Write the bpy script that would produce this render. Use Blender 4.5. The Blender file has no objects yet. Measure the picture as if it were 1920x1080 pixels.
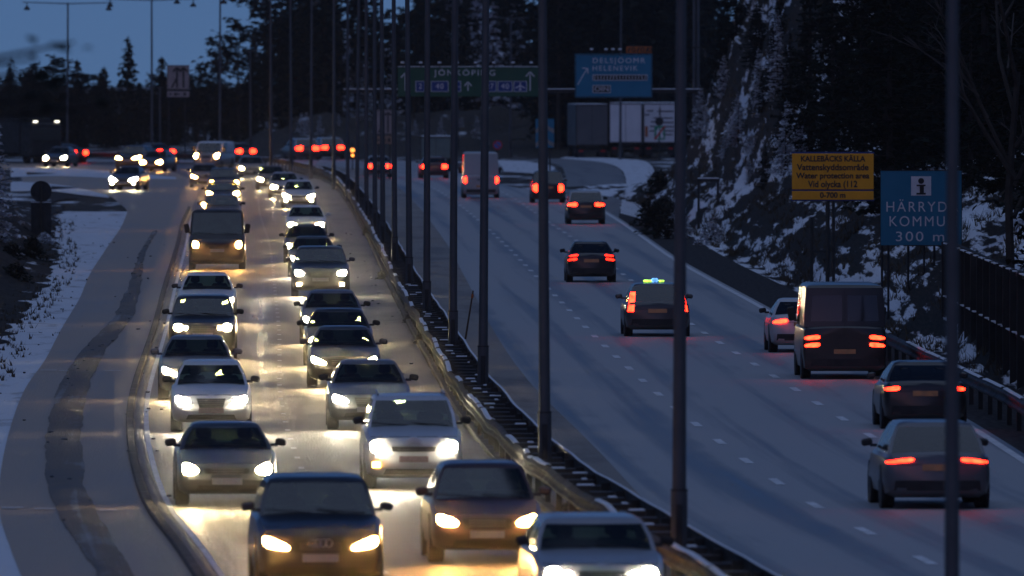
import bpy, math, random
import numpy as np
from math import sin, cos, pi, atan, atan2, radians, sqrt, hypot
from mathutils import Vector, Matrix, noise
from mathutils.bvhtree import BVHTree

random.seed(11)
RN = random.Random(5)
S = bpy.context.scene
C = S.collection

# ------------------------------------------------------------------ camera geometry (pixels of a 1920x1080 picture)
F, CX, CY, HOR, CAMZ = 23600.0, 960.0, 540.0, 110.0, 7.7
PITCH = atan((CY - HOR) / F)


def ray(px, py):
    dx, dz = (px - CX) / F, -(py - CY) / F
    return Vector((dx, cos(PITCH) + dz * sin(PITCH), -sin(PITCH) + dz * cos(PITCH)))


def P(px, py, z=0.0):
    d = ray(px, py)
    t = (z - CAMZ) / d.z
    return Vector((d.x * t, d.y * t, z))


def PY(px, py, Y):
    d = ray(px, py)
    t = Y / d.y
    return Vector((d.x * t, Y, CAMZ + d.z * t))


cam_d = bpy.data.cameras.new("camera")
cam = bpy.data.objects.new("camera", cam_d)
C.objects.link(cam)
cam.location = (0, 0, CAMZ)
cam.rotation_euler = (pi / 2 - PITCH, 0, 0)
cam_d.sensor_width = 36
cam_d.lens = 36 * F / 1920
cam_d.clip_start = 1
cam_d.clip_end = 9000
cam_d.dof.use_dof = True
cam_d.dof.focus_distance = 330
cam_d.dof.aperture_fstop = 4.0
S.camera = cam

# ------------------------------------------------------------------ materials
def nd(nt, typ, **kw):
    n = nt.nodes.new(typ)
    for k, v in kw.items():
        if k in n.inputs:
            n.inputs[k].default_value = v
        else:
            setattr(n, k, v)
    return n


def new_mat(name):
    m = bpy.data.materials.new(name)
    m.use_nodes = True
    nt = m.node_tree
    b = nt.nodes["Principled BSDF"]
    return m, nt, b, nt.links.new


def c4(c):
    return (c[0], c[1], c[2], 1)


def ramp(nt, p0, p1, c0=(0, 0, 0), c1=(1, 1, 1), mid=None):
    r = nt.nodes.new("ShaderNodeValToRGB")
    e = r.color_ramp.elements
    e[0].position, e[0].color = p0, c4(c0)
    e[1].position, e[1].color = p1, c4(c1)
    for p, c in mid or ():
        x = e.new(p)
        x.color = c4(c)
    return r


def paint(name, col, rough=0.5, metal=0.0, var=0.25, scale=3.0, bump=0.0, coat=0.0, grime=None, coord="Object"):
    """A plain surface with uneven colour and gloss."""
    m, nt, b, L = new_mat(name)
    tc = nd(nt, "ShaderNodeTexCoord")
    n1 = nd(nt, "ShaderNodeTexNoise", Scale=scale, Detail=6.0, Roughness=0.6)
    L(tc.outputs[coord], n1.inputs["Vector"])
    g = grime if grime else tuple(c * (1 - var) for c in col)
    r = ramp(nt, 0.3, 0.7, g, col)
    L(n1.outputs["Fac"], r.inputs["Fac"])
    L(r.outputs["Color"], b.inputs["Base Color"])
    r2 = ramp(nt, 0.3, 0.75, (min(1, rough * 1.35),) * 3, (rough * 0.8,) * 3)
    L(n1.outputs["Fac"], r2.inputs["Fac"])
    L(r2.outputs["Color"], b.inputs["Roughness"])
    b.inputs["Metallic"].default_value = metal
    b.inputs["Coat Weight"].default_value = coat
    b.inputs["Coat Roughness"].default_value = 0.12
    if bump:
        n2 = nd(nt, "ShaderNodeTexNoise", Scale=scale * 6, Detail=4.0)
        L(tc.outputs[coord], n2.inputs["Vector"])
        bp = nd(nt, "ShaderNodeBump", Strength=bump, Distance=0.05)
        L(n2.outputs["Fac"], bp.inputs["Height"])
        L(bp.outputs["Normal"], b.inputs["Normal"])
    return m


def carpaint(name, col, dirt=0.45, rough=0.32):
    """Car paint with road dirt that rises from the sills."""
    m, nt, b, L = new_mat(name)
    tc = nd(nt, "ShaderNodeTexCoord")
    sx = nd(nt, "ShaderNodeSeparateXYZ")
    L(tc.outputs["Object"], sx.inputs[0])
    n1 = nd(nt, "ShaderNodeTexNoise", Scale=4.0, Detail=7.0, Roughness=0.65)
    L(tc.outputs["Object"], n1.inputs["Vector"])
    a = nd(nt, "ShaderNodeMath", operation="MULTIPLY_ADD")
    L(n1.outputs["Fac"], a.inputs[0])
    a.inputs[1].default_value = 0.7
    L(sx.outputs["Z"], a.inputs[2])
    r = ramp(nt, 0.55, 1.25, (dirt, dirt, dirt), (0.03, 0.03, 0.03))
    L(a.outputs[0], r.inputs["Fac"])
    mx = nd(nt, "ShaderNodeMix", data_type="RGBA")
    L(r.outputs["Color"], mx.inputs["Factor"])
    mx.inputs["A"].default_value = c4(col)
    mx.inputs["B"].default_value = (0.07, 0.062, 0.055, 1)
    L(mx.outputs["Result"], b.inputs["Base Color"])
    rr = nd(nt, "ShaderNodeMath", operation="MULTIPLY_ADD")
    L(r.outputs["Color"], rr.inputs[0])
    rr.inputs[1].default_value = 0.5
    rr.inputs[2].default_value = rough
    L(rr.outputs[0], b.inputs["Roughness"])
    b.inputs["Coat Weight"].default_value = 0.5
    b.inputs["Coat Roughness"].default_value = 0.15
    return m


def glow(name, col, strength, base=(0.8, 0.8, 0.8)):
    """A lamp lens: brighter bulb spots behind moulded optics."""
    m, nt, b, L = new_mat(name)
    b.inputs["Base Color"].default_value = c4(base)
    b.inputs["Roughness"].default_value = 0.15
    b.inputs["Emission Color"].default_value = c4(col)
    tc = nd(nt, "ShaderNodeTexCoord")
    n = nd(nt, "ShaderNodeTexNoise", Scale=9.0, Detail=2.0)
    L(tc.outputs["Object"], n.inputs["Vector"])
    mr = nd(nt, "ShaderNodeMapRange")
    L(n.outputs["Fac"], mr.inputs["Value"])
    mr.inputs["From Min"].default_value = 0.3
    mr.inputs["From Max"].default_value = 0.7
    mr.inputs["To Min"].default_value = strength * 0.55
    mr.inputs["To Max"].default_value = strength * 1.45
    L(mr.outputs["Result"], b.inputs["Emission Strength"])
    return m


def glass_mat(name, tint, refl=0.06):
    """Thin car glass: clear with a sky reflection."""
    m, nt, b, L = new_mat(name)
    nt.nodes.remove(b)
    out = nt.nodes["Material Output"]
    tr = nd(nt, "ShaderNodeBsdfTransparent")
    n = nd(nt, "ShaderNodeTexNoise", Scale=2.5, Detail=5.0)
    tc = nd(nt, "ShaderNodeTexCoord")
    L(tc.outputs["Object"], n.inputs["Vector"])
    r = ramp(nt, 0.3, 0.7, tuple(t * 0.85 for t in tint), tint)
    L(n.outputs["Fac"], r.inputs["Fac"])
    L(r.outputs["Color"], tr.inputs["Color"])
    gl = nd(nt, "ShaderNodeBsdfGlossy", Roughness=0.08)
    lw = nd(nt, "ShaderNodeFresnel", IOR=1.5)
    ad = nd(nt, "ShaderNodeMath", operation="MULTIPLY_ADD", use_clamp=True)
    L(lw.outputs["Fac"], ad.inputs[0])
    ad.inputs[1].default_value = 0.9
    ad.inputs[2].default_value = refl
    mx = nd(nt, "ShaderNodeMixShader")
    L(ad.outputs[0], mx.inputs[0])
    L(tr.outputs[0], mx.inputs[1])
    L(gl.outputs[0], mx.inputs[2])
    L(mx.outputs[0], out.inputs["Surface"])
    return m


def road_mat(name, dark, pale, r0, r1, streak=1.0, snowy=0.0, bumpy=0.35, track=0.0):
    """Salted winter asphalt: streaks and wheel tracks run along the road (UV: x across, y along, in metres)."""
    m, nt, b, L = new_mat(name)
    uv = nd(nt, "ShaderNodeUVMap")
    uv.uv_map = "UVMap"

    def nz(sx, sy, scale=1.0, det=6.0, ro=0.6):
        mp = nd(nt, "ShaderNodeMapping")
        mp.inputs["Scale"].default_value = (sx, sy, 1)
        L(uv.outputs["UV"], mp.inputs["Vector"])
        n = nd(nt, "ShaderNodeTexNoise", Scale=scale, Detail=det, Roughness=ro)
        L(mp.outputs["Vector"], n.inputs["Vector"])
        return n.outputs["Fac"]

    band = nz(0.55, 0.004, 1, 3, 0.5)
    fine = nz(3.2, 0.018, 1, 6, 0.65)
    blot = nz(0.35, 0.06, 1, 6, 0.7)
    grain = nz(14, 9, 1, 3, 0.6)

    def mix(a, wa, bb, wb):
        x = nd(nt, "ShaderNodeMath", operation="MULTIPLY")
        L(a, x.inputs[0])
        x.inputs[1].default_value = wa
        y = nd(nt, "ShaderNodeMath", operation="MULTIPLY_ADD")
        L(bb, y.inputs[0])
        y.inputs[1].default_value = wb
        L(x.outputs[0], y.inputs[2])
        return y.outputs[0]

    su = nd(nt, "ShaderNodeSeparateXYZ")
    L(uv.outputs["UV"], su.inputs[0])
    wv = nd(nt, "ShaderNodeMath", operation="MULTIPLY_ADD")
    L(su.outputs["X"], wv.inputs[0])
    wv.inputs[1].default_value = 2 * pi / 1.62
    wv.inputs[2].default_value = 0.8
    wn = nd(nt, "ShaderNodeMath", operation="MULTIPLY_ADD")
    L(blot, wn.inputs[0])
    wn.inputs[1].default_value = 2.2
    L(wv.outputs[0], wn.inputs[2])
    si = nd(nt, "ShaderNodeMath", operation="SINE")
    L(wn.outputs[0], si.inputs[0])
    ws = nd(nt, "ShaderNodeMath", operation="MULTIPLY_ADD")
    L(si.outputs[0], ws.inputs[0])
    ws.inputs[1].default_value = track
    L(band, ws.inputs[2])
    band = ws.outputs[0]
    t = mix(mix(band, 0.5 * streak, fine, 0.35 * streak), 1.0, mix(blot, 1 - 0.8 * streak, grain, 0.16), 1.0)
    r = ramp(nt, 0.40, 0.60, dark, pale)
    L(t, r.inputs["Fac"])
    col = r.outputs["Color"]
    if snowy:
        rs = ramp(nt, 0.62 - 0.2 * snowy, 0.72 - 0.12 * snowy)
        L(mix(fine, 0.4, blot, 0.6), rs.inputs["Fac"])
        ms = nd(nt, "ShaderNodeMix", data_type="RGBA")
        L(rs.outputs["Color"], ms.inputs["Factor"])
        L(col, ms.inputs["A"])
        ms.inputs["B"].default_value = (0.5, 0.5, 0.52, 1)
        col = ms.outputs["Result"]
    L(col, b.inputs["Base Color"])
    rr = ramp(nt, 0.40, 0.60, (r0,) * 3, (r1,) * 3)
    L(t, rr.inputs["Fac"])
    L(rr.outputs["Color"], b.inputs["Roughness"])
    bp = nd(nt, "ShaderNodeBump", Strength=bumpy, Distance=0.12)
    gg = mix(nz(22, 1.6, 1, 4, 0.75), 0.7, nz(5, 0.25, 1, 4, 0.7), 0.6)
    L(gg, bp.inputs["Height"])
    L(bp.outputs["Normal"], b.inputs["Normal"])
    return m


def snow_mat(name, snow=(0.78, 0.8, 0.84), dirt=(0.07, 0.055, 0.042), cover=0.5, sx=1.0, sy=1.0, scale=1.0, slope=0.0, edge=0.06, bump=0.5, uvmap=True, clump_=0.0):
    """Ground partly under snow; sx, sy stretch the patches over (across, along)."""
    m, nt, b, L = new_mat(name)
    if uvmap:
        tc = nd(nt, "ShaderNodeUVMap")
        tc.uv_map = "UVMap"
        src = tc.outputs["UV"]
    else:
        src = nd(nt, "ShaderNodeTexCoord").outputs["Object"]
    mp = nd(nt, "ShaderNodeMapping")
    mp.inputs["Scale"].default_value = (sx, sy, 1)
    L(src, mp.inputs["Vector"])
    n1 = nd(nt, "ShaderNodeTexNoise", Scale=scale, Detail=9.0, Roughness=0.62)
    L(mp.outputs["Vector"], n1.inputs["Vector"])
    fac = n1.outputs["Fac"]
    if slope:
        ge = nd(nt, "ShaderNodeNewGeometry")
        sp = nd(nt, "ShaderNodeSeparateXYZ")
        L(ge.outputs["Normal"], sp.inputs[0])
        a = nd(nt, "ShaderNodeMath", operation="MULTIPLY_ADD")
        L(sp.outputs["Z"], a.inputs[0])
        a.inputs[1].default_value = slope
        L(fac, a.inputs[2])
        fac = a.outputs[0]
        cover = cover - slope * 0.5
    nl = nd(nt, "ShaderNodeTexNoise", Scale=scale * 0.22, Detail=2.0)
    L(mp.outputs["Vector"], nl.inputs["Vector"])
    al = nd(nt, "ShaderNodeMath", operation="MULTIPLY_ADD")
    L(nl.outputs["Fac"], al.inputs[0])
    al.inputs[1].default_value = clump_
    sb = nd(nt, "ShaderNodeMath", operation="SUBTRACT")
    L(fac, sb.inputs[0])
    sb.inputs[1].default_value = clump_ * 0.5
    L(sb.outputs[0], al.inputs[2])
    fac = al.outputs[0]
    r = ramp(nt, 1 - cover - edge, 1 - cover + edge)
    L(fac, r.inputs["Fac"])
    n2 = nd(nt, "ShaderNodeTexNoise", Scale=scale * 7, Detail=5.0)
    L(mp.outputs["Vector"], n2.inputs["Vector"])
    rd = ramp(nt, 0.3, 0.7, tuple(d * 0.45 for d in dirt), tuple(d * 1.5 for d in dirt))
    L(n2.outputs["Fac"], rd.inputs["Fac"])
    mx = nd(nt, "ShaderNodeMix", data_type="RGBA")
    L(r.outputs["Color"], mx.inputs["Factor"])
    L(rd.outputs["Color"], mx.inputs["A"])
    mx.inputs["B"].default_value = c4(snow)
    L(mx.outputs["Result"], b.inputs["Base Color"])
    b.inputs["Roughness"].default_value = 0.8
    b.inputs["Specular IOR Level"].default_value = 0.08
    bp = nd(nt, "ShaderNodeBump", Strength=bump, Distance=0.15)
    L(n1.outputs["Fac"], bp.inputs["Height"])
    L(bp.outputs["Normal"], b.inputs["Normal"])
    return m


def needle_mat(name, col, snow_amt):
    """Conifer needles, with snow lying on what faces up."""
    m, nt, b, L = new_mat(name)
    tc = nd(nt, "ShaderNodeTexCoord")
    n = nd(nt, "ShaderNodeTexNoise", Scale=1.1, Detail=5.0)
    L(tc.outputs["Object"], n.inputs["Vector"])
    r = ramp(nt, 0.35, 0.68, tuple(c * 0.5 for c in col), tuple(c * 1.4 for c in col))
    L(n.outputs["Fac"], r.inputs["Fac"])
    ge = nd(nt, "ShaderNodeNewGeometry")
    sp = nd(nt, "ShaderNodeSeparateXYZ")
    L(ge.outputs["True Normal"], sp.inputs[0])
    ab = nd(nt, "ShaderNodeMath", operation="ABSOLUTE")
    L(sp.outputs["Z"], ab.inputs[0])
    a = nd(nt, "ShaderNodeMath", operation="MULTIPLY_ADD")
    L(ab.outputs[0], a.inputs[0])
    a.inputs[1].default_value = 0.45
    L(n.outputs["Fac"], a.inputs[2])
    th = 1.25 - snow_amt * 0.6
    rs = ramp(nt, th - 0.05, th + 0.05)
    L(a.outputs[0], rs.inputs["Fac"])
    mx = nd(nt, "ShaderNodeMix", data_type="RGBA")
    L(rs.outputs["Color"], mx.inputs["Factor"])
    L(r.outputs["Color"], mx.inputs["A"])
    mx.inputs["B"].default_value = (0.75, 0.77, 0.82, 1)
    L(mx.outputs["Result"], b.inputs["Base Color"])
    b.inputs["Roughness"].default_value = 0.9
    b.inputs["Specular IOR Level"].default_value = 0.1
    return m


WARM, AMB, XEN = (1.0, 0.75, 0.38), (1.0, 0.46, 0.11), (1.0, 0.87, 0.62)
MT = dict(
    tyre=paint("tyre_rubber", (0.02, 0.02, 0.02), 0.8, 0, 0.4),
    rim=paint("alloy_rim", (0.25, 0.25, 0.26), 0.35, 0.9),
    trim=paint("black_plastic", (0.018, 0.018, 0.02), 0.55, 0, 0.4),
    interior=paint("dark_upholstery", (0.025, 0.025, 0.028), 0.9),
    seat=paint("seat_fabric", (0.03, 0.03, 0.034), 0.95),
    glass=glass_mat("windscreen_glass", (0.62, 0.74, 0.55), 0.05),
    privacy=glass_mat("dark_tinted_glass", (0.12, 0.14, 0.13), 0.06),
    chrome=paint("bright_metal", (0.6, 0.6, 0.62), 0.25, 1.0),
    plate=paint("plate_white", (0.45, 0.43, 0.43), 0.5, 0, 0.3, 30),
    plate_red=paint("plate_dirty", (0.34, 0.2, 0.21), 0.5, 0, 0.4, 30),
    lamp_warm=glow("headlamp_warm", WARM, 430),
    lamp_amber=glow("headlamp_amber", AMB, 360),
    lamp_xenon=glow("headlamp_xenon", XEN, 430),
    lamp_off=paint("lamp_clear", (0.4, 0.4, 0.4), 0.15, 0.3),
    indicator=glow("indicator_amber", (1.0, 0.42, 0.06), 60),
    tail=glow("tail_lamp", (1.0, 0.012, 0.004), 9, (0.3, 0.01, 0.01)),
    brake=glow("brake_lamp", (1.0, 0.016, 0.005), 20, (0.3, 0.01, 0.01)),
    plate_glow=glow("lit_number_plate", (0.9, 0.35, 0.12), 0.03, (0.2, 0.14, 0.10)),
    galv=paint("galvanised_steel", (0.035, 0.032, 0.03), 0.68, 0.1, 0.45, 1.5, grime=(0.03, 0.022, 0.016)),
    rail_dark=paint("dirty_steel", (0.035, 0.033, 0.032), 0.6, 0.3, 0.4, 2),
    pole=paint("grey_pole_steel", (0.10, 0.105, 0.115), 0.5, 0.35, 0.3, 1.2),
    wood=paint("weathered_post", (0.09, 0.05, 0.03), 0.85, 0, 0.4, 6),
    dark=paint("dark_painted_steel", (0.018, 0.019, 0.022), 0.6, 0, 0.4),
    snow=paint("settled_snow", (0.78, 0.80, 0.84), 0.75, 0, 0.1, 2, 0.3),
    concrete=paint("kerb_concrete", (0.075, 0.07, 0.065), 0.7, 0, 0.5, 1.2, 0.3),
    bark=paint("tree_bark", (0.045, 0.036, 0.03), 0.95, 0, 0.5, 3, 0.4),
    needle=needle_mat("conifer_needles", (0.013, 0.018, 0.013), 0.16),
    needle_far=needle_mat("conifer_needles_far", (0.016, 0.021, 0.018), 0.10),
    needle_snow=needle_mat("snowy_conifer_needles", (0.022, 0.030, 0.022), 0.78),
    lane_white=paint("worn_road_paint", (0.95, 0.95, 0.95), 0.6, 0, 0.45, 2.0),
    sign_blue=paint("sign_blue", (0.003, 0.19, 0.32), 0.45, 0, 0.15, 1.5),
    sign_deep=paint("sign_deep_blue", (0.006, 0.045, 0.22), 0.45, 0, 0.15, 1.5),
    sign_green=paint("sign_green", (0.008, 0.085, 0.045), 0.5, 0, 0.2, 1.0),
    sign_yellow=paint("sign_yellow", (0.98, 0.38, 0.004), 0.5, 0, 0.15, 1.5),
    sign_orange=paint("sign_orange", (0.55, 0.13, 0.012), 0.5, 0, 0.5, 5),
    sign_white=paint("sign_white", (0.85, 0.82, 0.84), 0.5, 0, 0.25, 2),
    sign_pink=paint("sign_aged_white", (0.40, 0.31, 0.29), 0.5, 0, 0.3, 2),
    ink=paint("sign_black", (0.012, 0.012, 0.014), 0.5),
    sign_red=paint("sign_red", (0.6, 0.012, 0.012), 0.5),
    motorway_green=paint("motorway_sign_green", (0.0, 0.28, 0.14), 0.5),
    rubber_back=paint("sign_back_grey", (0.022, 0.024, 0.028), 0.6, 0.2),
    trailer_grey=paint("trailer_grey", (0.10, 0.105, 0.11), 0.5, 0, 0.2, 1.0),
    trailer_white=paint("trailer_white", (0.78, 0.79, 0.80), 0.5, 0, 0.15, 0.8),
    blade=paint("dead_grass", (0.075, 0.055, 0.032), 0.9),
    board=paint("barrier_boards", (0.028, 0.026, 0.026), 0.85, 0, 0.5, 1.0, 0.3),
    beacon_green=glow("taxi_lamp_green", (0.45, 1.0, 0.05), 2.6),
    beacon_blue=glow("taxi_lamp_blue", (0.12, 0.4, 1.0), 1.1),
    amber_flash=glow("warning_lamp", (1.0, 0.30, 0.02), 3.2),
    white_lamp=glow("cab_lamp", (1.0, 0.95, 0.75), 3.0),
)

# ------------------------------------------------------------------ mesh building
class MB:
    def __init__(self):
        self.v, self.f, self.uv = [], [], []

    def add(self, vs, fs, uvs=None):
        o = len(self.v)
        self.v += [tuple(v) for v in vs]
        self.f += [tuple(i + o for i in f) for f in fs]
        if uvs:
            self.uv += list(uvs)

    def box(self, c, s, M=None, bev=0.0):
        hx, hy, hz = s[0] / 2, s[1] / 2, s[2] / 2
        if bev <= 0:
            vs = [Vector((x * hx, y * hy, z * hz)) for z in (-1, 1) for y in (-1, 1) for x in (-1, 1)]
            fs = [(0, 2, 3, 1), (4, 5, 7, 6), (0, 1, 5, 4), (2, 6, 7, 3), (0, 4, 6, 2), (1, 3, 7, 5)]
        else:
            b = min(bev, hx * 0.9, hy * 0.9, hz * 0.9)
            rings = []
            for z, i in ((-hz, b), (-hz + b, 0), (hz - b, 0), (hz, b)):
                x, y = hx - i, hy - i
                rings.append([Vector(p) for p in ((x, -y + b, z), (x, y - b, z), (x - b, y, z), (-x + b, y, z), (-x, y - b, z), (-x, -y + b, z), (-x + b, -y, z), (x - b, -y, z))])
            vs = [p for r in rings for p in r]
            fs = [tuple(reversed(range(8))), tuple(range(24, 32))]
            for k in range(3):
                for i in range(8):
                    j = (i + 1) % 8
                    fs.append((k * 8 + i, k * 8 + j, k * 8 + 8 + j, k * 8 + 8 + i))
        c = Vector(c)
        self.add([(M @ v if M else v) + c for v in vs], fs)

    def cyl(self, p0, p1, r0, r1=None, n=10, cap=True):
        r1 = r0 if r1 is None else r1
        p0, p1 = Vector(p0), Vector(p1)
        d = (p1 - p0).normalized()
        a = d.orthogonal().normalized()
        b = d.cross(a)
        vs = []
        for p, r in ((p0, r0), (p1, r1)):
            vs += [p + (a * cos(2 * pi * i / n) + b * sin(2 * pi * i / n)) * r for i in range(n)]
        fs = [(i, (i + 1) % n, n + (i + 1) % n, n + i) for i in range(n)]
        if cap:
            fs += [tuple(reversed(range(n))), tuple(range(n, 2 * n))]
        self.add(vs, fs)

    def tube(self, pts, rs, n=6):
        pts = [Vector(p) for p in pts]
        for i in range(len(pts) - 1):
            self.cyl(pts[i], pts[i + 1], rs[i], rs[i + 1], n, cap=True)

    def torus(self, c, R, r, axis="y", n=20, k=6):
        vs, fs = [], []
        for i in range(n):
            a = 2 * pi * i / n
            for j in range(k):
                t = 2 * pi * j / k
                q = R + r * cos(t)
                p = (q * cos(a), r * sin(t), q * sin(a)) if axis == "y" else (r * sin(t), q * cos(a), q * sin(a))
                vs.append(Vector(p) + Vector(c))
                fs.append((i * k + j, i * k + (j + 1) % k, ((i + 1) % n) * k + (j + 1) % k, ((i + 1) % n) * k + j))
        self.add(vs, fs)

    def prism(self, outline, y0, y1, M=None):
        """outline in (x, z), extruded from y0 (front) to y1."""
        n = len(outline)
        vs = [Vector((x, y0, z)) for x, z in outline] + [Vector((x, y1, z)) for x, z in outline]
        if M:
            vs = [M @ v for v in vs]
        fs = [tuple(range(n)), tuple(reversed(range(n, 2 * n)))]
        fs += [(i, n + i, n + (i + 1) % n, (i + 1) % n) for i in range(n)]
        self.add(vs, fs)

    def build(self, name, mat, parent=None, smooth=None, loc=None):
        me = bpy.data.meshes.new(name)
        me.from_pydata(self.v, [], self.f)
        if self.uv:
            uvl = me.uv_layers.new(name="UVMap")
            arr = np.array(self.uv, dtype=np.float32)
            idx = np.zeros(len(me.loops), dtype=np.int32)
            me.loops.foreach_get("vertex_index", idx)
            uvl.data.foreach_set("uv", arr[idx].ravel())
        me.materials.append(mat)
        if smooth is not None:
            me.polygons.foreach_set("use_smooth", [True] * len(me.polygons))
            me.set_sharp_from_angle(angle=radians(smooth))
        me.update()
        o = bpy.data.objects.new(name, me)
        C.objects.link(o)
        if parent:
            o.parent = parent
        if loc is not None:
            o.location = loc
        return o


def recalc(o):
    import bmesh
    bm = bmesh.new()
    bm.from_mesh(o.data)
    bmesh.ops.recalc_face_normals(bm, faces=bm.faces)
    bm.to_mesh(o.data)
    bm.free()
    return o


def empty(name, loc=(0, 0, 0), rz=0.0):
    o = bpy.data.objects.new(name, None)
    o.empty_display_size = 0.3
    C.objects.link(o)
    o.location = loc
    o.rotation_euler = (0, 0, rz)
    return o


def tag(o, label, cat, group=None):
    o["label"] = label
    o["category"] = cat
    if group:
        o["group"] = group
    return o


def struct(o, kind="structure"):
    o["kind"] = kind
    return o


def copy_thing(o, loc, rz=0.0, sc=None, parent=None):
    c = o.copy()
    C.objects.link(c)
    c.parent = parent
    if parent is None:
        c.location = loc
        c.rotation_euler = (0, 0, rz)
        if sc:
            c.scale = sc
    for ch in o.children:
        copy_thing(ch, None, parent=c)
    return c


def text_mb(body, size, mat, parent, loc, name="lettering", bold=0.0, width=None, rot=(pi / 2, 0, 0), spacing=1.0):
    cu = bpy.data.curves.new("lettering_curve", "FONT")
    cu.body = body
    cu.size = size
    cu.align_x = "CENTER"
    cu.align_y = "CENTER"
    cu.extrude = 0.004
    cu.offset = bold
    cu.space_character = spacing
    t = bpy.data.objects.new("lettering_source", cu)
    C.objects.link(t)
    bpy.context.view_layer.update()
    me = bpy.data.meshes.new_from_object(t.evaluated_get(bpy.context.evaluated_depsgraph_get()))
    bpy.data.objects.remove(t)
    me.materials.clear()
    me.materials.append(mat)
    o = bpy.data.objects.new(name, me)
    C.objects.link(o)
    o.parent = parent
    o.location = loc
    o.rotation_euler = rot
    if width:
        xs = [v.co.x for v in me.vertices]
        k = width / max(0.01, max(xs) - min(xs))
        o.scale = (k, 1, 1)
    return o


# ------------------------------------------------------------------ the road's spine: the near guard rail of the median
def catmull(pts, step=2.0):
    pts = [Vector(p[:2]) for p in pts]
    pts = [pts[0] * 2 - pts[1]] + pts + [pts[-1] * 2 - pts[-2]]
    out = []
    for i in range(1, len(pts) - 2):
        a, b, c, d = pts[i - 1:i + 3]
        n = max(2, int((c - b).length / step))
        for k in range(n):
            t = k / n
            out.append(0.5 * ((2 * b) + (c - a) * t + (2 * a - 5 * b + 4 * c - d) * t * t + (3 * b - a - 3 * c + d) * t ** 3))
    out.append(pts[-2])
    return out


spine = catmull([(7.1, 95), (4.45, 141), (2.79, 169), (1.34, 198), (0.22, 222), (-1.08, 269), (-2.29, 328), (-3.96, 415), (-6.5, 556), (-10.3, 739), (-12.9, 815), (-16.2, 872), (-20.8, 908), (-27, 925), (-35, 932), (-46, 936), (-66, 940)])
SP = np.array([[p.x, p.y] for p in spine])
for _ in range(6):
    SP[1:-1] = 0.25 * SP[:-2] + 0.5 * SP[1:-1] + 0.25 * SP[2:]
SS = np.concatenate([[0], np.cumsum(np.hypot(*np.diff(SP, axis=0).T))])
TG = np.gradient(SP, axis=0)
TG /= np.hypot(TG[:, 0], TG[:, 1])[:, None]
SMAX = SS[-1]


def at(s, d=0.0, z=0.0):
    x, y = np.interp(s, SS, SP[:, 0]), np.interp(s, SS, SP[:, 1])
    tx, ty = np.interp(s, SS, TG[:, 0]), np.interp(s, SS, TG[:, 1])
    return Vector((x + ty * d, y - tx * d, z))


def tang(s):
    return Vector((np.interp(s, SS, TG[:, 0]), np.interp(s, SS, TG[:, 1])))


def sd(p):
    i = int(np.argmin((SP[:, 0] - p[0]) ** 2 + (SP[:, 1] - p[1]) ** 2))
    t = TG[i]
    r = np.array([p[0], p[1]]) - SP[i]
    return SS[i] + r @ t, r[0] * t[1] - r[1] * t[0]


def s_at_y(Y):
    return float(np.interp(Y, SP[:, 1], SS))


SGRID = np.arange(0, SMAX, 4.0)


def edge(px=None, ground=None, sig=4):
    """An edge of the roadway as offset from the spine along it."""
    pts = [P(*q) for q in px] if px else []
    pts += [Vector((q[0], q[1], 0)) for q in (ground or [])]
    a = sorted(sd(p) for p in pts)
    d = np.interp(SGRID, [q[0] for q in a], [q[1] for q in a])
    k = np.exp(-0.5 * (np.arange(-3 * sig, 3 * sig + 1) / sig) ** 2)
    k /= k.sum()
    dp = np.pad(d, 3 * sig, mode="edge")
    return np.convolve(dp, k, mode="valid")


def off(E, s):
    return float(np.interp(s, SGRID, E)) if not isinstance(E, (int, float)) else E


def ribbon(name, EA, EB, z, mat, s0=0.0, s1=None, ds=3.0, nx=2, wob=0.0, zf=None):
    s1 = SMAX - 1 if s1 is None else s1
    mb = MB()
    ns = max(2, int((s1 - s0) / ds))
    vs, fs, uv = [], [], []
    for i in range(ns + 1):
        s = s0 + (s1 - s0) * i / ns
        a, b = off(EA, s), off(EB, s)
        if wob:
            a += wob * (noise.noise((s * 0.11, 3.3, z * 50)) + 0.6 * noise.noise((s * 0.5, 8.3, z * 50)))
            b += wob * (noise.noise((s * 0.11, 7.7, z * 50)) + 0.6 * noise.noise((s * 0.5, 1.3, z * 50)))
        for j in range(nx + 1):
            d = a + (b - a) * j / nx
            p = at(s, d, z)
            if zf:
                p.z += zf(s, d, j / nx)
            vs.append(p)
            uv.append((d, s))
    for i in range(ns):
        for j in range(nx):
            q = i * (nx + 1) + j
            fs.append((q, q + 1, q + nx + 2, q + nx + 1))
    mb.add(vs, fs, uv)
    return struct(mb.build(name, mat, smooth=60))


LK = edge([(395, 1080), (300, 950), (262, 850), (255, 780), (272, 700), (300, 620), (318, 540), (335, 480), (347, 420)])
SL = edge([(60, 1120), (12, 1020), (2, 950), (2, 880), (20, 800), (50, 720), (83, 680), (113, 620), (150, 560), (170, 510), (203, 460), (228, 425), (240, 395), (205, 366), (120, 352), (40, 346)], sig=2)
STL = edge([(190, 1080), (135, 1000), (85, 900), (84, 840), (110, 720), (150, 660), (213, 600), (240, 540), (262, 470)], sig=3)
STR = edge([(255, 1080), (205, 1000), (160, 900), (150, 840), (166, 720), (195, 660), (250, 600), (264, 540), (272, 470)], sig=3)
RL = edge([(1290, 1010), (1180, 900), (1075, 797), (990, 720), (935, 640), (893, 560), (845, 470), (795, 400), (735, 345), (690, 318)])
RR = edge([(2080, 950), (1920, 850), (1830, 790), (1640, 690), (1440, 575), (1270, 485), (1155, 405), (1100, 375)], [(-1.6, 780), (-1.0, 815), (-6, 885), (-10, 930), (-16, 958), (-28, 966), (-60, 968)])
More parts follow.
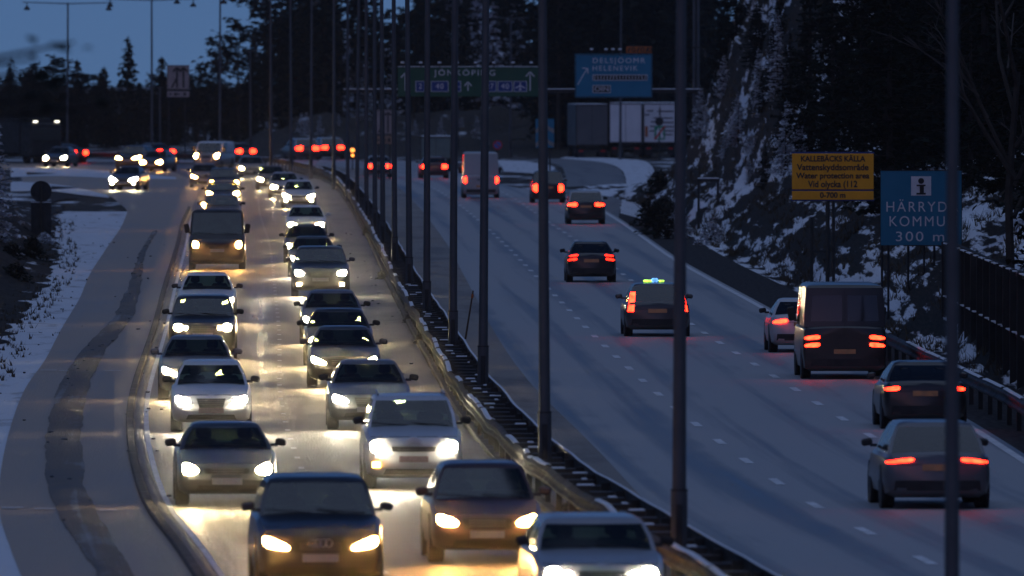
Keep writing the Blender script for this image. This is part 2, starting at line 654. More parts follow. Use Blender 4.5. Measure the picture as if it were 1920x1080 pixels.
LB = edge([(-60, 1080), (-60, 900), (-30, 700), (0, 640), (22, 618), (60, 570), (88, 530), (112, 482), (102, 445), (110, 400)], sig=2)

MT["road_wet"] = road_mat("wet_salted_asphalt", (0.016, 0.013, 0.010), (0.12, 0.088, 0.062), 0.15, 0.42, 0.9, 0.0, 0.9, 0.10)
MT["road_blue"] = road_mat("salted_asphalt", (0.035, 0.035, 0.037), (0.40, 0.395, 0.39), 0.28, 0.64, 1.0, 0.0, 0.3, 0.15)
MT["slip"] = road_mat("slip_asphalt", (0.22, 0.157, 0.106), (0.42, 0.305, 0.205), 0.32, 0.52, 0.7, 0.0, 0.35)  # asphalt colour warmed to carry the tan light of the headlights
MT["slush"] = road_mat("slush_strip", (0.07, 0.054, 0.042), (0.24, 0.19, 0.15), 0.42, 0.75, 0.1, 0.42, 1.0)
MT["shoulder"] = road_mat("dirty_snow_shoulder", (0.10, 0.085, 0.07), (0.34, 0.31, 0.28), 0.5, 0.8, 0.25, 0.2, 0.9)
MT["ramp"] = road_mat("ramp_asphalt", (0.05, 0.05, 0.052), (0.22, 0.22, 0.22), 0.5, 0.75, 0.7, 0.1, 0.25)
MT["ground"] = snow_mat("rough_ground", cover=0.42, sx=0.3, sy=0.06, dirt=(0.05, 0.042, 0.034), uvmap=False)
MT["verge"] = snow_mat("snow_verge_surface", cover=0.66, sx=0.9, sy=0.16, dirt=(0.16, 0.13, 0.11), edge=0.13, snow=(0.70, 0.72, 0.76))
MT["gravel"] = snow_mat("dark_gravel", cover=0.22, sx=1.2, sy=0.12, dirt=(0.045, 0.04, 0.038), edge=0.1)
MT["slope"] = snow_mat("snowy_slope", cover=0.455, sx=1.5, sy=0.085, dirt=(0.026, 0.021, 0.016), edge=0.025, slope=0.10, bump=0.9, clump_=0.6)
MT["bank"] = snow_mat("dark_bank", cover=0.36, sx=0.8, sy=0.12, dirt=(0.035, 0.028, 0.022), edge=0.03, bump=0.9)

g = MB()
g.add([(-900, -80, -0.04), (900, -80, -0.04), (900, 3500, -0.04), (-900, 3500, -0.04)], [(0, 1, 2, 3)])
struct(g.build("ground", MT["ground"]))
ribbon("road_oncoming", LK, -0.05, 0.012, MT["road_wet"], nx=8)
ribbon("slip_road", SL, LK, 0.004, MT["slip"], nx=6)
ribbon("slush_strip", STL, STR, 0.020, MT["slush"], s1=s_at_y(560), nx=4, wob=0.07, ds=1.2, zf=lambda s, d, t: 0.05 * sin(pi * t) * (0.6 + noise.noise((s * 0.7, d * 3, 0))))
ribbon("shoulder_snow", -1.35, -0.12, 0.020, MT["shoulder"], s1=s_at_y(800), nx=5, wob=0.16, ds=1.2, zf=lambda s, d, t: 0.05 * t * (0.7 + noise.noise((s * 0.5, d * 3, 4))))
ribbon("median", 0.16, RL, 0.03, MT["shoulder"], nx=6, ds=2, zf=lambda s, d, t: 0.08 * (1 - t) * (0.8 + 0.5 * noise.noise((s * 0.4, d * 2, 9))))
ribbon("road_outbound", RL, RR, 0.008, MT["road_blue"], nx=10)
ribbon("road_edge_gravel", RR, [x for x in [0]] and (RR + 1.9), 0.002, MT["gravel"], s1=s_at_y(640), nx=3, ds=2)
ribbon("snow_verge", LB - 2.0, SL + 0.1, 0.0, MT["verge"], s1=s_at_y(635), nx=14, ds=1.5, zf=lambda s, d, t: 0.10 * noise.noise((s * 0.25, d * 0.9, 1)) * (1 - t) - 0.006)


def kerb(name, E, w, h, s0, s1, snow_side, label, hside=1):
    mb = MB()
    n = int((s1 - s0) / 3)
    vs, fs = [], []
    prof = [(0, 0), (0.0, h - 0.02), (0.02, h), (w - 0.02, h), (w, h - 0.02), (w, 0)]
    for i in range(n + 1):
        s = s0 + (s1 - s0) * i / n
        for u, z in prof:
            vs.append(at(s, off(E, s) + u, z))
    k = len(prof)
    for i in range(n):
        for j in range(k - 1):
            a = i * k + j
            fs.append((a, a + 1, a + k + 1, a + k))
    mb.add(vs, fs)
    return struct(mb.build(name, MT["concrete"], smooth=40))


kerb("kerb", LK - 0.24, 0.16, 0.09, 0, s_at_y(650), 1, "")
kerb("median_kerb", np.zeros_like(SGRID) - 0.05, 0.20, 0.13, 0, s_at_y(830), 1, "")
# windrow of old snow pushed against the left kerb and the pale line beside it
ribbon("kerb_snow", LK - 0.07, LK + 0.10, 0.024, MT["shoulder"], s1=s_at_y(640), nx=3, wob=0.05, ds=1.0, zf=lambda s, d, t: 0.06 * sin(pi * t))
ribbon("edge_line", LK + 0.14, LK + 0.24, 0.022, MT["lane_white"], s1=s_at_y(640), nx=1)
ribbon("right_edge_line", RR - 0.32, RR - 0.14, 0.016, MT["lane_white"], s1=s_at_y(700), nx=1)

# ------------------------------------------------------------------ lane markings
def lane_dashes(name, E, s0, s1, phase, period=12.0, length=3.2, w=0.17, z=0.016):
    mb = MB()
    s = s0 + phase
    while s < s1:
        q = [at(s, off(E, s) - w / 2, z), at(s, off(E, s) + w / 2, z), at(s + length, off(E, s + length) + w / 2, z), at(s + length, off(E, s + length) - w / 2, z)]
        mb.add(q, [(0, 1, 2, 3)])
        s += period
    return struct(mb.build(name, MT["lane_white"]))


D1 = edge([(1733, 1053), (1622, 1000), (1536, 951), (1462, 907), (1405, 866), (1348, 829), (1305, 797), (1130, 648), (1047, 560), (960, 472), (910, 425), (870, 390)], sig=6)
D2 = edge([(1880, 955), (1655, 830), (1598, 798), (1505, 737), (1430, 690), (1370, 660), (1340, 640), (1165, 512), (1076, 448), (1035, 422), (965, 372)], sig=6)
ph = sd(P(1757, 1060))[0] % 12.0
lane_dashes("lane_markings_inner", D1, 0, s_at_y(800), ph)
lane_dashes("lane_markings_outer", D2, 0, s_at_y(800), ph + 4)
D3 = edge([(520, 730), (527, 640), (520, 580), (513, 510), (500, 440), (485, 400), (560, 860)], sig=6)
lane_dashes("lane_markings_oncoming", D3, 0, s_at_y(700), 3, 6.0, 1.1, 0.11, 0.020)
# frosted joints across the slip road
jm = MB()
for (xa, xb, y) in ((2, 43, 952), (63, 103, 954), (185, 220, 957), (75, 106, 694), (110, 136, 695), (195, 226, 695)):
    a, b = P(xa, y, 0.026), P(xb, y, 0.026)
    jm.add([a, b, b + Vector((0, 0.35, 0)), a + Vector((0, 0.35, 0))], [(0, 1, 2, 3)])
struct(jm.build("road_joint_markings", MT["lane_white"]))
# exit ramp on the right, with snow each side
def px_strip(name, left, right, z, mat, n=24):
    A, B = catmull([P(*q) for q in left], 1.0), catmull([P(*q) for q in right], 1.0)
    mb = MB()
    vs, fs, uv = [], [], []
    for i in range(n + 1):
        a = A[min(len(A) - 1, round(i * (len(A) - 1) / n))]
        b = B[min(len(B) - 1, round(i * (len(B) - 1) / n))]
        for j in range(5):
            p = a.lerp(b, j / 4)
            vs.append((p.x, p.y, z))
            uv.append(((b - a).length * j / 4, p.y + a.x))
    for i in range(n):
        for j in range(4):
            q = i * 5 + j
            fs.append((q, q + 1, q + 6, q + 5))
    mb.add(vs, fs, uv)
    return struct(mb.build(name, mat))


px_strip("exit_ramp_road", [(1060, 400), (1062, 350), (1058, 322), (1045, 309), (1000, 303), (940, 301)], [(1160, 408), (1166, 365), (1172, 338), (1160, 316), (1125, 304), (1050, 297)], 0.0045, MT["ramp"])
px_strip("ramp_snow", [(1163, 400), (1168, 365), (1174, 338), (1162, 316), (1126, 304), (1050, 297)], [(1200, 410), (1222, 370), (1226, 340), (1222, 312), (1190, 299), (1060, 294)], 0.012, MT["verge"])
px_strip("gore_snow", [(945, 322), (940, 312), (930, 305), (915, 300)], [(1010, 326), (1040, 318), (1030, 310), (985, 302)], 0.012, MT["verge"])
px_strip("far_snow_strip", [(20, 333), (110, 331), (210, 335), (330, 337)], [(20, 315), (110, 315), (200, 321), (330, 333)], 0.03, MT["verge"])
px_strip("far_snow_tongue", [(20, 360), (90, 359), (150, 366), (205, 372)], [(20, 341), (80, 344), (140, 352), (200, 366)], 0.03, MT["verge"])
for (x0, x1, y0, y1) in ((96, 148, 350, 357), (96, 146, 364, 381), (96, 128, 388, 404), (50, 108, 324, 329)):
    px_strip("bare_soil", [(x0, y1), ((x0 + x1) / 2, (y0 + 2 * y1) / 3)], [(x0, y0), (x1, (y0 + y1) / 2)], 0.05, MT["gravel"], 6)

# ------------------------------------------------------------------ hillside on the right
def sst(a, b, x):
    t = min(1, max(0, (x - a) / (b - a)))
    return t * t * (3 - 2 * t)


def fbm(x, y, z, o=4):
    a, r = 1.0, 0.0
    for _ in range(o):
        r += a * noise.noise((x, y, z))
        x, y, z, a = x * 2.1 + 3.1, y * 2.1 - 1.7, z * 2.1 + 0.3, a * 0.5
    return r


def hill_z(Y, o):
    rock = sst(480, 545, Y) * (1 - sst(655, 690, Y))
    fade = 1 - sst(655, 735, Y) * 0.93
    lo = max(0.0, o - 1.9)
    low = 0.9 * lo * sst(0, 1.2, lo) if lo < 3.0 else 2.7 + (lo - 3.0) * 0.62
    hi = 2.3 + max(0, o - 4.4) * 3.1
    hi = hi if hi < 11.5 else 11.5 + (hi - 11.5) * 0.12
    low = low if low < 12 else 12 + (low - 12) * 0.3
    z = low + (max(low, hi) - low) * rock if o > 4.4 else low
    a = sst(1.5, 2.6, o)
    z += a * 0.16 * fbm(o * 1.3, Y * 0.12, 2.0) + a * 0.07 * noise.noise((o * 4, Y * 0.5, 7))
    z += rock * sst(4.4, 6, o) * 0.9 * fbm(o * 0.8, Y * 0.12, z * 0.5, 5)
    return max(-0.03, z * fade) - 0.004


hm = MB()
ys = [120 + i * 1.6 for i in range(395)]
os_ = [0.0, 0.8, 1.5] + [1.9 + 0.22 * i for i in range(36)] + [10 + 1.2 * i for i in range(8)] + [20, 25, 32, 42, 60]
vs, fs, uv = [], [], []
for Y in ys:
    s = s_at_y(Y)
    o0 = off(RR, s) + 0.25
    for o in os_:
        p = at(s, o0 + o, hill_z(Y, o))
        vs.append(p)
        uv.append((o + p.z * 0.6, s))
n = len(os_)
for i in range(len(ys) - 1):
    for j in range(n - 1):
        q = i * n + j
        fs.append((q, q + 1, q + n + 1, q + n))
hm.add(vs, fs, uv)
struct(hm.build("hillside", MT["slope"], smooth=50))


def hill_pt(Y, o):
    s = s_at_y(Y)
    return at(s, off(RR, s) + 0.25 + o, max(0.0, hill_z(Y, o)))


def hill_at(x, Y):
    """ground height of the hillside at world x (0 on the flat)."""
    s, d = sd((x, Y))
    o = d - off(RR, s) - 0.25
    return max(0.0, hill_z(Y, o)) if o > 0 else 0.0


# bank on the left
lm = MB()
vs, fs, uv = [], [], []
lo_ = [0, 0.5, 1, 1.5, 2, 2.6, 3.2, 4, 5, 6, 8, 10, 14, 20, 40]
ly = [230 + 2.0 * i for i in range(215)]
for Y in ly:
    s = s_at_y(Y)
    e = off(LB, s) + 0.35 * noise.noise((Y * 0.2, 4, 4)) + 0.3 * noise.noise((Y * 0.9, 9, 4))
    for o in lo_:
        z = 0.42 * o * sst(0, 2.5, o) if o < 8 else 3.36 + (o - 8) * 0.2
        z = z * (1 - sst(560, 640, Y) * 0.8) + 0.18 * fbm(o * 0.9, Y * 0.15, 5) * min(1, o * 0.6)
        vs.append(at(s, e - o, max(z, 0) + 0.006))
        uv.append((o, s))
n = len(lo_)
for i in range(len(ly) - 1):
    for j in range(n - 1):
        q = i * n + j
        fs.append((q, q + n, q + n + 1, q + 1))
lm.add(vs, fs, uv)
struct(lm.build("left_bank", MT["bank"], smooth=50))

# snowy rise under the far trees
fm = MB()
vs, fs = [], []
nx_, ny_ = 70, 16
for i in range(ny_):
    for j in range(nx_):
        x, y = -26 + j * 0.75, 985 + i * 10
        z = -0.05 + 3.4 * sst(985, 1075, y) * (0.7 + 0.5 * fbm(x * 0.15, y * 0.05, 1)) * sst(-26, -17, x) * (1 - sst(10, 22, x))
        vs.append((x, y, z))
for i in range(ny_ - 1):
    for j in range(nx_ - 1):
        q = i * nx_ + j
        fs.append((q, q + 1, q + nx_ + 1, q + nx_))
fm.add(vs, fs)
MT["rise"] = snow_mat("snowy_rise", cover=0.33, sx=0.5, sy=0.1, dirt=(0.05, 0.042, 0.034), edge=0.05, uvmap=False)
struct(fm.build("far_rise", MT["rise"], smooth=60))

# ------------------------------------------------------------------ vehicles
SPOT = {}


def spot_data(kind, k=1.0):
    key = (kind, k)
    if key not in SPOT:
        l = bpy.data.lights.new("headlight_beam", "SPOT")
        l.color = {"w": (1, 0.74, 0.38), "a": (1, 0.56, 0.20), "x": (1, 0.88, 0.60)}[kind]
        l.energy = BEAM * k
        l.spot_size = radians(24)
        l.spot_blend = 1.0
        l.shadow_soft_size = 0.07
        SPOT[key] = l
    return SPOT[key]


BEAM = 55.0
SHAPES = {  # hood front, belt, cowl, windscreen top, roof rear, rear glass bottom (fractions of length), tail height, roof half width
    "sedan": (0.73, 0.95, 0.28, 0.43, 0.74, 0.90, 1.00, 0.66),
    "hatch": (0.75, 0.96, 0.25, 0.40, 0.84, 0.965, 0.97, 0.68),
    "wagon": (0.75, 0.96, 0.26, 0.40, 0.88, 0.975, 0.97, 0.70),
    "suv": (0.92, 1.09, 0.25, 0.37, 0.88, 0.975, 1.08, 0.74),
    "van": (1.12, 1.28, 0.13, 0.25, 0.975, 0.995, 1.27, 0.86),
}
PAINTS = {}


def paint_of(col, rough=0.32, dirt=0.5):
    k = (col, rough, dirt)
    if k not in PAINTS:
        PAINTS[k] = carpaint("car_paint", col, dirt, rough)
    return PAINTS[k]


def hermite(a, b, t):
    return a + (b - a) * t


class CarShape:
    def __init__(self, typ, W, L, H):
        hf, belt, cw, wt, rt, rb, tz, rw = SHAPES[typ]
        if typ == "van":
            k = min(1.0, H / 2.1)
            hf, belt, tz = hf * k, belt * k, tz * k
        self.typ, self.W, self.L, self.H = typ, W, L, H
        self.hf, self.belt, self.tz = hf, belt, tz
        self.cw, self.wt, self.rt, self.rb, self.rw = cw * L, wt * L, rt * L, rb * L, rw
        st = []
        nose = [(0.0, 0.80, 0.36, hf - 0.17), (0.035, 0.87, 0.29, hf - 0.08), (0.10, 0.925, 0.24, hf - 0.01), (0.28, 0.965, 0.21, hf + 0.02)]
        for y, pl, zb, zt in nose:
            st.append((y, pl, zb, zt))
        for t in (0.25, 0.5, 0.75, 1.0):
            y = 0.28 + (self.cw - 0.28) * t
            if typ == "van" and t < 1:
                continue
            st.append((y, 0.97 + 0.03 * min(1, t * 1.6), 0.2, hf + 0.02 + (belt - hf - 0.02) * t ** 0.8))
        for t in (0.33, 0.66):
            st.append((hermite(self.cw, self.rb, t), 1.0, 0.2, belt))
        yb = min(self.rb, L - 0.34)
        st.append((yb, 0.985, 0.2, belt if typ != "sedan" else tz))
        st.append((L - 0.20, 0.96, 0.22, tz))
        st.append((L - 0.09, 0.925, 0.25, tz - 0.005))
        st.append((L - 0.03, 0.87, 0.29, tz - 0.05))
        st.append((L, 0.81, 0.33, tz - 0.13))
        if typ == "van":
            st[-4:] = [(L - 0.08, 0.985, 0.22, tz), (L - 0.03, 0.97, 0.26, tz - 0.01), (L, 0.93, 0.30, tz - 0.05)]
        self.st = st
        V, Fc, n = [], [], 16
        for y, pl, zb, zt in st:
            w, h = W / 2 * pl, zt - zb
            half = [(0.0, zb), (0.80 * w, zb), (0.955 * w, zb + 0.07), (w, zb + 0.38 * h), (w, zb + 0.62 * h), (0.972 * w, zt - 0.075), (0.905 * w, zt - 0.014), (0.55 * w, zt + 0.014), (0.0, zt + 0.024)]
            ring = half + [(-x, z) for x, z in reversed(half[1:-1])]
            V += [(x, y - L / 2, z) for x, z in ring]
        for i in range(len(st) - 1):
            for j in range(n):
                k = (j + 1) % n
                Fc.append((i * n + j, i * n + k, (i + 1) * n + k, (i + 1) * n + j))
        Fc.append(tuple(reversed(range(n))))
        Fc.append(tuple((len(st) - 1) * n + j for j in range(n)))
        self.V, self.Fc = V, Fc
        # cabin
        base = W / 2
        hw0, hw2 = (0.905 if typ != "van" else 0.955) * base, rw * base / 0.9 * 0.94
        zt = H
        lv = [(belt - 0.015, self.cw, self.rb, hw0), (hermite(belt, zt - 0.1, 0.5), hermite(self.cw, self.wt, 0.52) , hermite(self.rb, self.rt, 0.46), hermite(hw0, hw2, 0.45) + 0.012),
              (zt - 0.10, self.wt, self.rt, hw2), (zt - 0.045, self.wt + 0.10, self.rt - 0.06, hw2 - 0.045), (zt - 0.012, self.wt + 0.30, self.rt - 0.25, hw2 - 0.16)]
        fx = [-1, -0.925, -0.5, 0, 0.5, 0.925, 1]
        sy = [0.05, 0.42, 0.47, 0.78, 0.95]
        bowf, bowr = 0.12, 0.07
        CV = []
        for k, (z, yf, yr, hw) in enumerate(lv):
            yc, rc = yf + bowf, yr - bowr
            ring = [(f * hw, yf + bowf * f * f) for f in fx]
            ring += [(hw, yc + (rc - yc) * q) for q in sy]
            ring += [(-f * hw, yr - bowr * f * f) for f in fx]
            ring += [(-hw, yc + (rc - yc) * q) for q in reversed(sy)]
            crown = 0.0 if k < 4 else 0.0
            CV += [(x, y - L / 2, z + (0.02 * (1 - (x / hw) ** 2) if k == 3 else 0)) for x, y in ring]
        N = 24
        grp = {"windscreen": [], "right_glass": [], "left_glass": [], "rear_window": [], "roof": []}
        wide = typ in ("suv", "wagon", "hatch")
        for k in range(4):
            for j in range(N):
                f = (k * N + j, k * N + (j + 1) % N, (k + 1) * N + (j + 1) % N, (k + 1) * N + j)
                w = "roof"
                if k < 2:
                    if 1 <= j <= 4:
                        w = "windscreen"
                    elif 13 <= j <= 16 and typ != "van":
                        w = "rear_window"
                    elif j in (7, 9) or (j == 10 and wide):
                        w = "right_glass" if not (typ == "van" and j != 7) else "roof"
                    elif j in (22, 20) or (j == 19 and wide):
                        w = "left_glass" if not (typ == "van" and j != 22) else "roof"
                grp[w].append(f)
        grp["roof"].append(tuple(4 * N + j for j in range(N)))
        self.CV, self.grp = CV, grp
        self.bvh = BVHTree.FromPolygons([Vector(v) for v in V], Fc)
        allv = [Vector(v) for v in V] + [Vector(v) for v in CV]
        allf = Fc + [tuple(i + len(V) for i in f) for g_ in grp.values() for f in g_]
        self.bvh_all = BVHTree.FromPolygons(allv, allf)

    def patch(self, quad, offs=0.012, rear=False, n=5, m=3, depth=0.03, both=True):
        """A piece that follows the nose or tail: quad = bottom left, bottom right, top right, top left in (x, z)."""
        a, b, c, d = quad
        mb = MB()
        sgn = 1 if rear else -1
        vs, ok = [], []
        for j in range(m + 1):
            for i in range(n + 1):
                u, v = i / n, j / m
                x = (a[0] * (1 - u) + b[0] * u) * (1 - v) + (d[0] * (1 - u) + c[0] * u) * v
                z = (a[1] * (1 - u) + b[1] * u) * (1 - v) + (d[1] * (1 - u) + c[1] * u) * v
                h = self.bvh_all.ray_cast(Vector((x, sgn * 9, z)), Vector((0, -sgn, 0)))
                y = h[0].y if h[0] else sgn * (self.L / 2 - 0.25)
                y = max(y, self.L / 2 - 0.5) if rear else min(y, -self.L / 2 + 0.6)
                vs.append(Vector((x, y + sgn * offs, z)))
        fs = []
        W_ = n + 1
        for j in range(m):
            for i in range(n):
                q = j * W_ + i
                f = (q, q + 1, q + W_ + 1, q + W_)
                fs.append(tuple(reversed(f)) if rear else f)
        border = [i for i in range(W_)] + [j * W_ + n for j in range(1, m + 1)] + [m * W_ + i for i in range(n - 1, -1, -1)] + [j * W_ for j in range(m - 1, 0, -1)]
        o = len(vs)
        for q in border:
            vs.append(vs[q] + Vector((0, -sgn * (depth + offs), 0)))
        for k in range(len(border)):
            k2 = (k + 1) % len(border)
            f = (border[k2], border[k], o + k, o + k2)
            fs.append(tuple(reversed(f)) if rear else f)
        mb.add(vs, fs)
        return mb


    def blob(self, cx, cz, rx, rz, slant=0.0, pw=2.5, taper=0.0, offs=0.014, rear=False, depth=0.02, side=1):
        """A rounded lamp that follows the nose or tail; side -1 mirrors it."""
        mb, vs, fs = MB(), [], []
        sgn = 1 if rear else -1
        K = 20
        for q in (0.0, 0.5, 0.85, 1.0):
            for i in range(1 if q == 0 else K):
                a = 2 * pi * i / K
                u = math.copysign(abs(cos(a)) ** (2 / pw), cos(a)) * q
                v = math.copysign(abs(sin(a)) ** (2 / pw), sin(a)) * q
                x = side * (cx + rx * u)
                z = cz + rz * v * (1 + taper * u) + slant * u
                h = self.bvh_all.ray_cast(Vector((x, sgn * 9, z)), Vector((0, -sgn, 0)))
                y = h[0].y if h[0] else sgn * (self.L / 2 - 0.25)
                y = max(y, self.L / 2 - 0.6) if rear else min(y, -self.L / 2 + 0.6)
                vs.append(Vector((x, y + sgn * offs, z)))
        ring = lambda r, i: 1 + r * K + i % K
        for i in range(K):
            fs.append((0, ring(0, i), ring(0, i + 1)))
            for r in (0, 1):
                fs.append((ring(r, i), ring(r + 1, i), ring(r + 1, i + 1), ring(r, i + 1)))
        o = len(vs)
        vs += [vs[ring(2, i)] + Vector((0, -sgn * (depth + offs), 0)) for i in range(K)]
        for i in range(K):
            fs.append((ring(2, i), o + i, o + (i + 1) % K, ring(2, i + 1)))
        mb.add(vs, fs)
        return mb


SHCACHE = {}
WHEELS = {}
LAMPS = {  # centre x, centre z, half width, half height (x in half widths of the car), slant, squareness, taper
    0: [(0.70, 0.005, 0.18, 0.072, 0.035, 2.8, 0.25)],
    1: [(0.71, 0.0, 0.125, 0.098, 0.0, 2.2, 0.0), (0.50, -0.01, 0.065, 0.052, 0.0, 2.0, 0.0)],
    2: [(0.72, 0.01, 0.15, 0.088, 0.02, 2.4, 0.35)],
    3: [(0.69, 0.0, 0.20, 0.062, 0.055, 3.0, 0.4)],
    4: [(0.76, 0.02, 0.105, 0.125, 0.01, 2.6, 0.1)],
}
NCAR = [0]


def mirror_q(q):
    return [(-q[1][0], q[1][1]), (-q[0][0], q[0][1]), (-q[3][0], q[3][1]), (-q[2][0], q[2][1])]


def wheel_meshes(r):
    k = round(r, 3)
    if k not in WHEELS:
        t = MB()
        prof = [(-0.11, r * 0.66), (-0.115, r * 0.88), (-0.085, r), (0.085, r), (0.115, r * 0.88), (0.11, r * 0.66)]
        n = 20
        vs, fs = [], []
        for i in range(n):
            a = 2 * pi * i / n
            for x, q in prof:
                vs.append((x, q * cos(a), q * sin(a)))
        for i in range(n):
            for j in range(len(prof) - 1):
                fs.append((i * 6 + j, ((i + 1) % n) * 6 + j, ((i + 1) % n) * 6 + j + 1, i * 6 + j + 1))
        t.add(vs, fs)
        d = MB()
        d.cyl((-0.085, 0, 0), (0.085, 0, 0), r * 0.67, n=20)
        for i in range(5):
            a = 2 * pi * i / 5
            for sx in (-1, 1):
                d.box((sx * 0.09, cos(a) * r * 0.34, sin(a) * r * 0.34), (0.02, 0.055, r * 0.6), Matrix.Rotation(a - pi / 2, 3, "X"))
        WHEELS[k] = (t, d)
    return WHEELS[k]


def vehicle(label, cx, cy, typ, col, W=1.8, L=4.4, H=1.45, away=False, lamp="w", lamps=True, beam=1.0, z0=0.0, yaw=None,
            group=None, category="car", tails=None, tailmat="brake", plate="plate", roofmat=None, rough=0.32, dirt=0.5, glassmat="glass",
            rails=False, fog=False, grille=True, only=None, name=None, at_ground=None, seats=True, lampz=None, style=None, lens=1.0):
    key = (typ, W, L, H)
    sh = SHCACHE.setdefault(key, None) or CarShape(typ, W, L, H)
    SHCACHE[key] = sh
    p = P(cx, cy) if at_ground is None else Vector(at_ground)
    s, d = sd(p)
    t = tang(s)
    fr = t if away else -t
    if yaw is not None:
        a = radians(yaw)
        fr = Vector((sin(a), cos(a))) if away else Vector((-sin(a), -cos(a)))
    rz = atan2(fr.x, -fr.y)
    c = p.to_2d() + (fr if away else -fr) * (L / 2)
    root = empty(name or {"van": "van", "suv": "suv_car"}.get(typ, "car"), (c.x, c.y, z0), rz)
    tag(root, label, category, group)
    body = MB()
    body.add(sh.V, sh.Fc)
    pm = paint_of(col, rough, dirt)
    recalc(body.build("body", pm, root, 32))
    for nm, key2, mm in (("windscreen", "windscreen", glassmat), ("side_window", "right_glass", glassmat), ("side_window", "left_glass", glassmat), ("rear_window", "rear_window", glassmat)):
        if sh.grp[key2]:
            m2 = MB()
            used = sorted({i for f in sh.grp[key2] for i in f})
            mp = {q: i for i, q in enumerate(used)}
            m2.add([sh.CV[q] for q in used], [tuple(mp[i] for i in f) for f in sh.grp[key2]])
            m2.build(nm, MT[mm], root, 40)
    m2 = MB()
    used = sorted({i for f in sh.grp["roof"] for i in f})
    mp = {q: i for i, q in enumerate(used)}
    m2.add([sh.CV[q] for q in used], [tuple(mp[i] for i in f) for f in sh.grp["roof"]])
    m2.build("roof", roofmat or pm, root, 32)
    L2, w = L / 2, W / 2
    # inside
    if typ != "van" or not away:
        i_ = MB()
        i_.box((0, (sh.cw + 0.25 + sh.rb - 0.2) / 2 - L2, sh.belt + 0.035), (W * 0.84, sh.rb - sh.cw - 0.45, 0.012))
        i_.box((0, sh.cw + 0.42 - L2, sh.belt + 0.07), (W * 0.7, 0.35, 0.08), bev=0.03)
        i_.build("dashboard", MT["interior"], root)
        if seats:
            rows = [sh.cw + 0.27 * L] + ([sh.cw + 0.48 * L] if typ != "van" else [])
            for yy in rows:
                for sx in (-1, 1):
                    q = MB()
                    top = H - 0.36
                    q.box((sx * W * 0.205, yy - L2, (sh.belt + top) / 2 + 0.02), (0.46, 0.12, max(0.06, top - sh.belt)), bev=0.05)
                    q.box((sx * W * 0.205, yy - L2 + 0.01, top + 0.13), (0.25, 0.09, 0.17), bev=0.04)
                    q.box((sx * W * 0.205, yy - L2, top + 0.04), (0.10, 0.03, 0.08))
                    q.build("seat", MT["seat"], root)
    # wheels
    r = 0.33 if typ in ("sedan", "hatch", "wagon") else 0.36
    tm, dm = wheel_meshes(r)
    for yy in (0.84, L - (0.82 if typ != "van" else 1.0)):
        for sx in (-1, 1):
            wh = tm.build("wheel", MT["tyre"], root, 40, (sx * (w - 0.125), yy - L2, r))
            dm.build("rim", MT["rim"], wh, 40)
            ar = MB()
            ar.cyl((sx * (w * 0.94), yy - L2, r + 0.02), (sx * (w * 0.996), yy - L2, r + 0.02), r + 0.075, n=20)
            ar.build("wheel_arch", MT["trim"], root, 40)
    # mirrors
    big = typ == "van"
    for sx in (-1, 1):
        q = MB()
        hh = 0.34 if big else 0.125
        q.box((sx * (w + 0.075), sh.cw + (0.32 if not big else 0.25) - L2, sh.belt + 0.05 + hh / 2), (0.19, 0.10, hh), Matrix.Rotation(sx * 0.18, 3, "Y"), bev=0.03)
        q.box((sx * (w - 0.04), sh.cw + 0.33 - L2, sh.belt + 0.06), (0.12, 0.06, 0.05))
        q.build("side_mirror", MT["trim"] if (NCAR[0] % 3 or big) else pm, root, 25)
    hz = (lampz or (sh.hf - 0.10))
    if not away:
        for x0, x1 in ((-0.05, -0.62), (0.52, -0.02)):
            q = MB()
            q.tube([(x0 * W * 0.5 * 1.4, sh.cw + 0.03 - L2, sh.belt + 0.02), (x1 * W * 0.5 * 1.3, sh.cw + 0.10 + 0.05 * x1 * x1 - L2, sh.belt + 0.075)], [0.012, 0.009], 5)
            q.build("wiper", MT["trim"], root)
        sm_ = MB()
        for k in range(9):
            u = -0.86 + 1.72 * k / 9
            p_ = sh.patch([(u * w, sh.hf + 0.015), ((u + 0.2) * w, sh.hf + 0.015), ((u + 0.2) * w, sh.hf + 0.024), (u * w, sh.hf + 0.024)], 0.004, n=1, m=1)
            sm_.add(p_.v, p_.f)
        sm_.build("bonnet_seam", MT["trim"], root)
    # nose
    if grille:
        gv = NCAR[0] % 3
        gq = {0: [(-w * 0.40, hz - 0.11), (w * 0.40, hz - 0.11), (w * 0.44, hz + 0.05), (-w * 0.44, hz + 0.05)], 1: [(-w * 0.42, hz - 0.06), (w * 0.42, hz - 0.06), (w * 0.45, hz + 0.03), (-w * 0.45, hz + 0.03)],
              2: [(-w * 0.27, hz - 0.20), (w * 0.27, hz - 0.20), (w * 0.36, hz + 0.05), (-w * 0.36, hz + 0.05)]}[gv]
        sh.patch(gq, 0.010).build("grille", MT["trim"], root, 40)
        bars = MB()
        for k in range(3):
            z = hz - 0.07 + k * 0.04
            b = sh.patch([(-w * 0.33, z), (w * 0.33, z), (w * 0.33, z + 0.008), (-w * 0.33, z + 0.008)], 0.016, n=4, m=1)
            bars.add(b.v, b.f)
        bars.build("grille_bars", MT["rim"], root)
    sh.patch([(-w * 0.62, 0.27), (w * 0.62, 0.27), (w * 0.56, 0.37), (-w * 0.56, 0.37)], 0.010).build("air_intake", MT["trim"], root, 40)
    sh.patch([(-0.26, hz - 0.25), (0.26, hz - 0.25), (0.26, hz - 0.14), (-0.26, hz - 0.14)], 0.022).build("number_plate", MT[plate], root)
    lm_ = {"w": "lamp_warm", "a": "lamp_amber", "x": "lamp_xenon"}[lamp]
    st_ = 4 if typ == "van" else (style if style is not None else (NCAR[0] * 7 // 3) % 4)
    NCAR[0] += 1
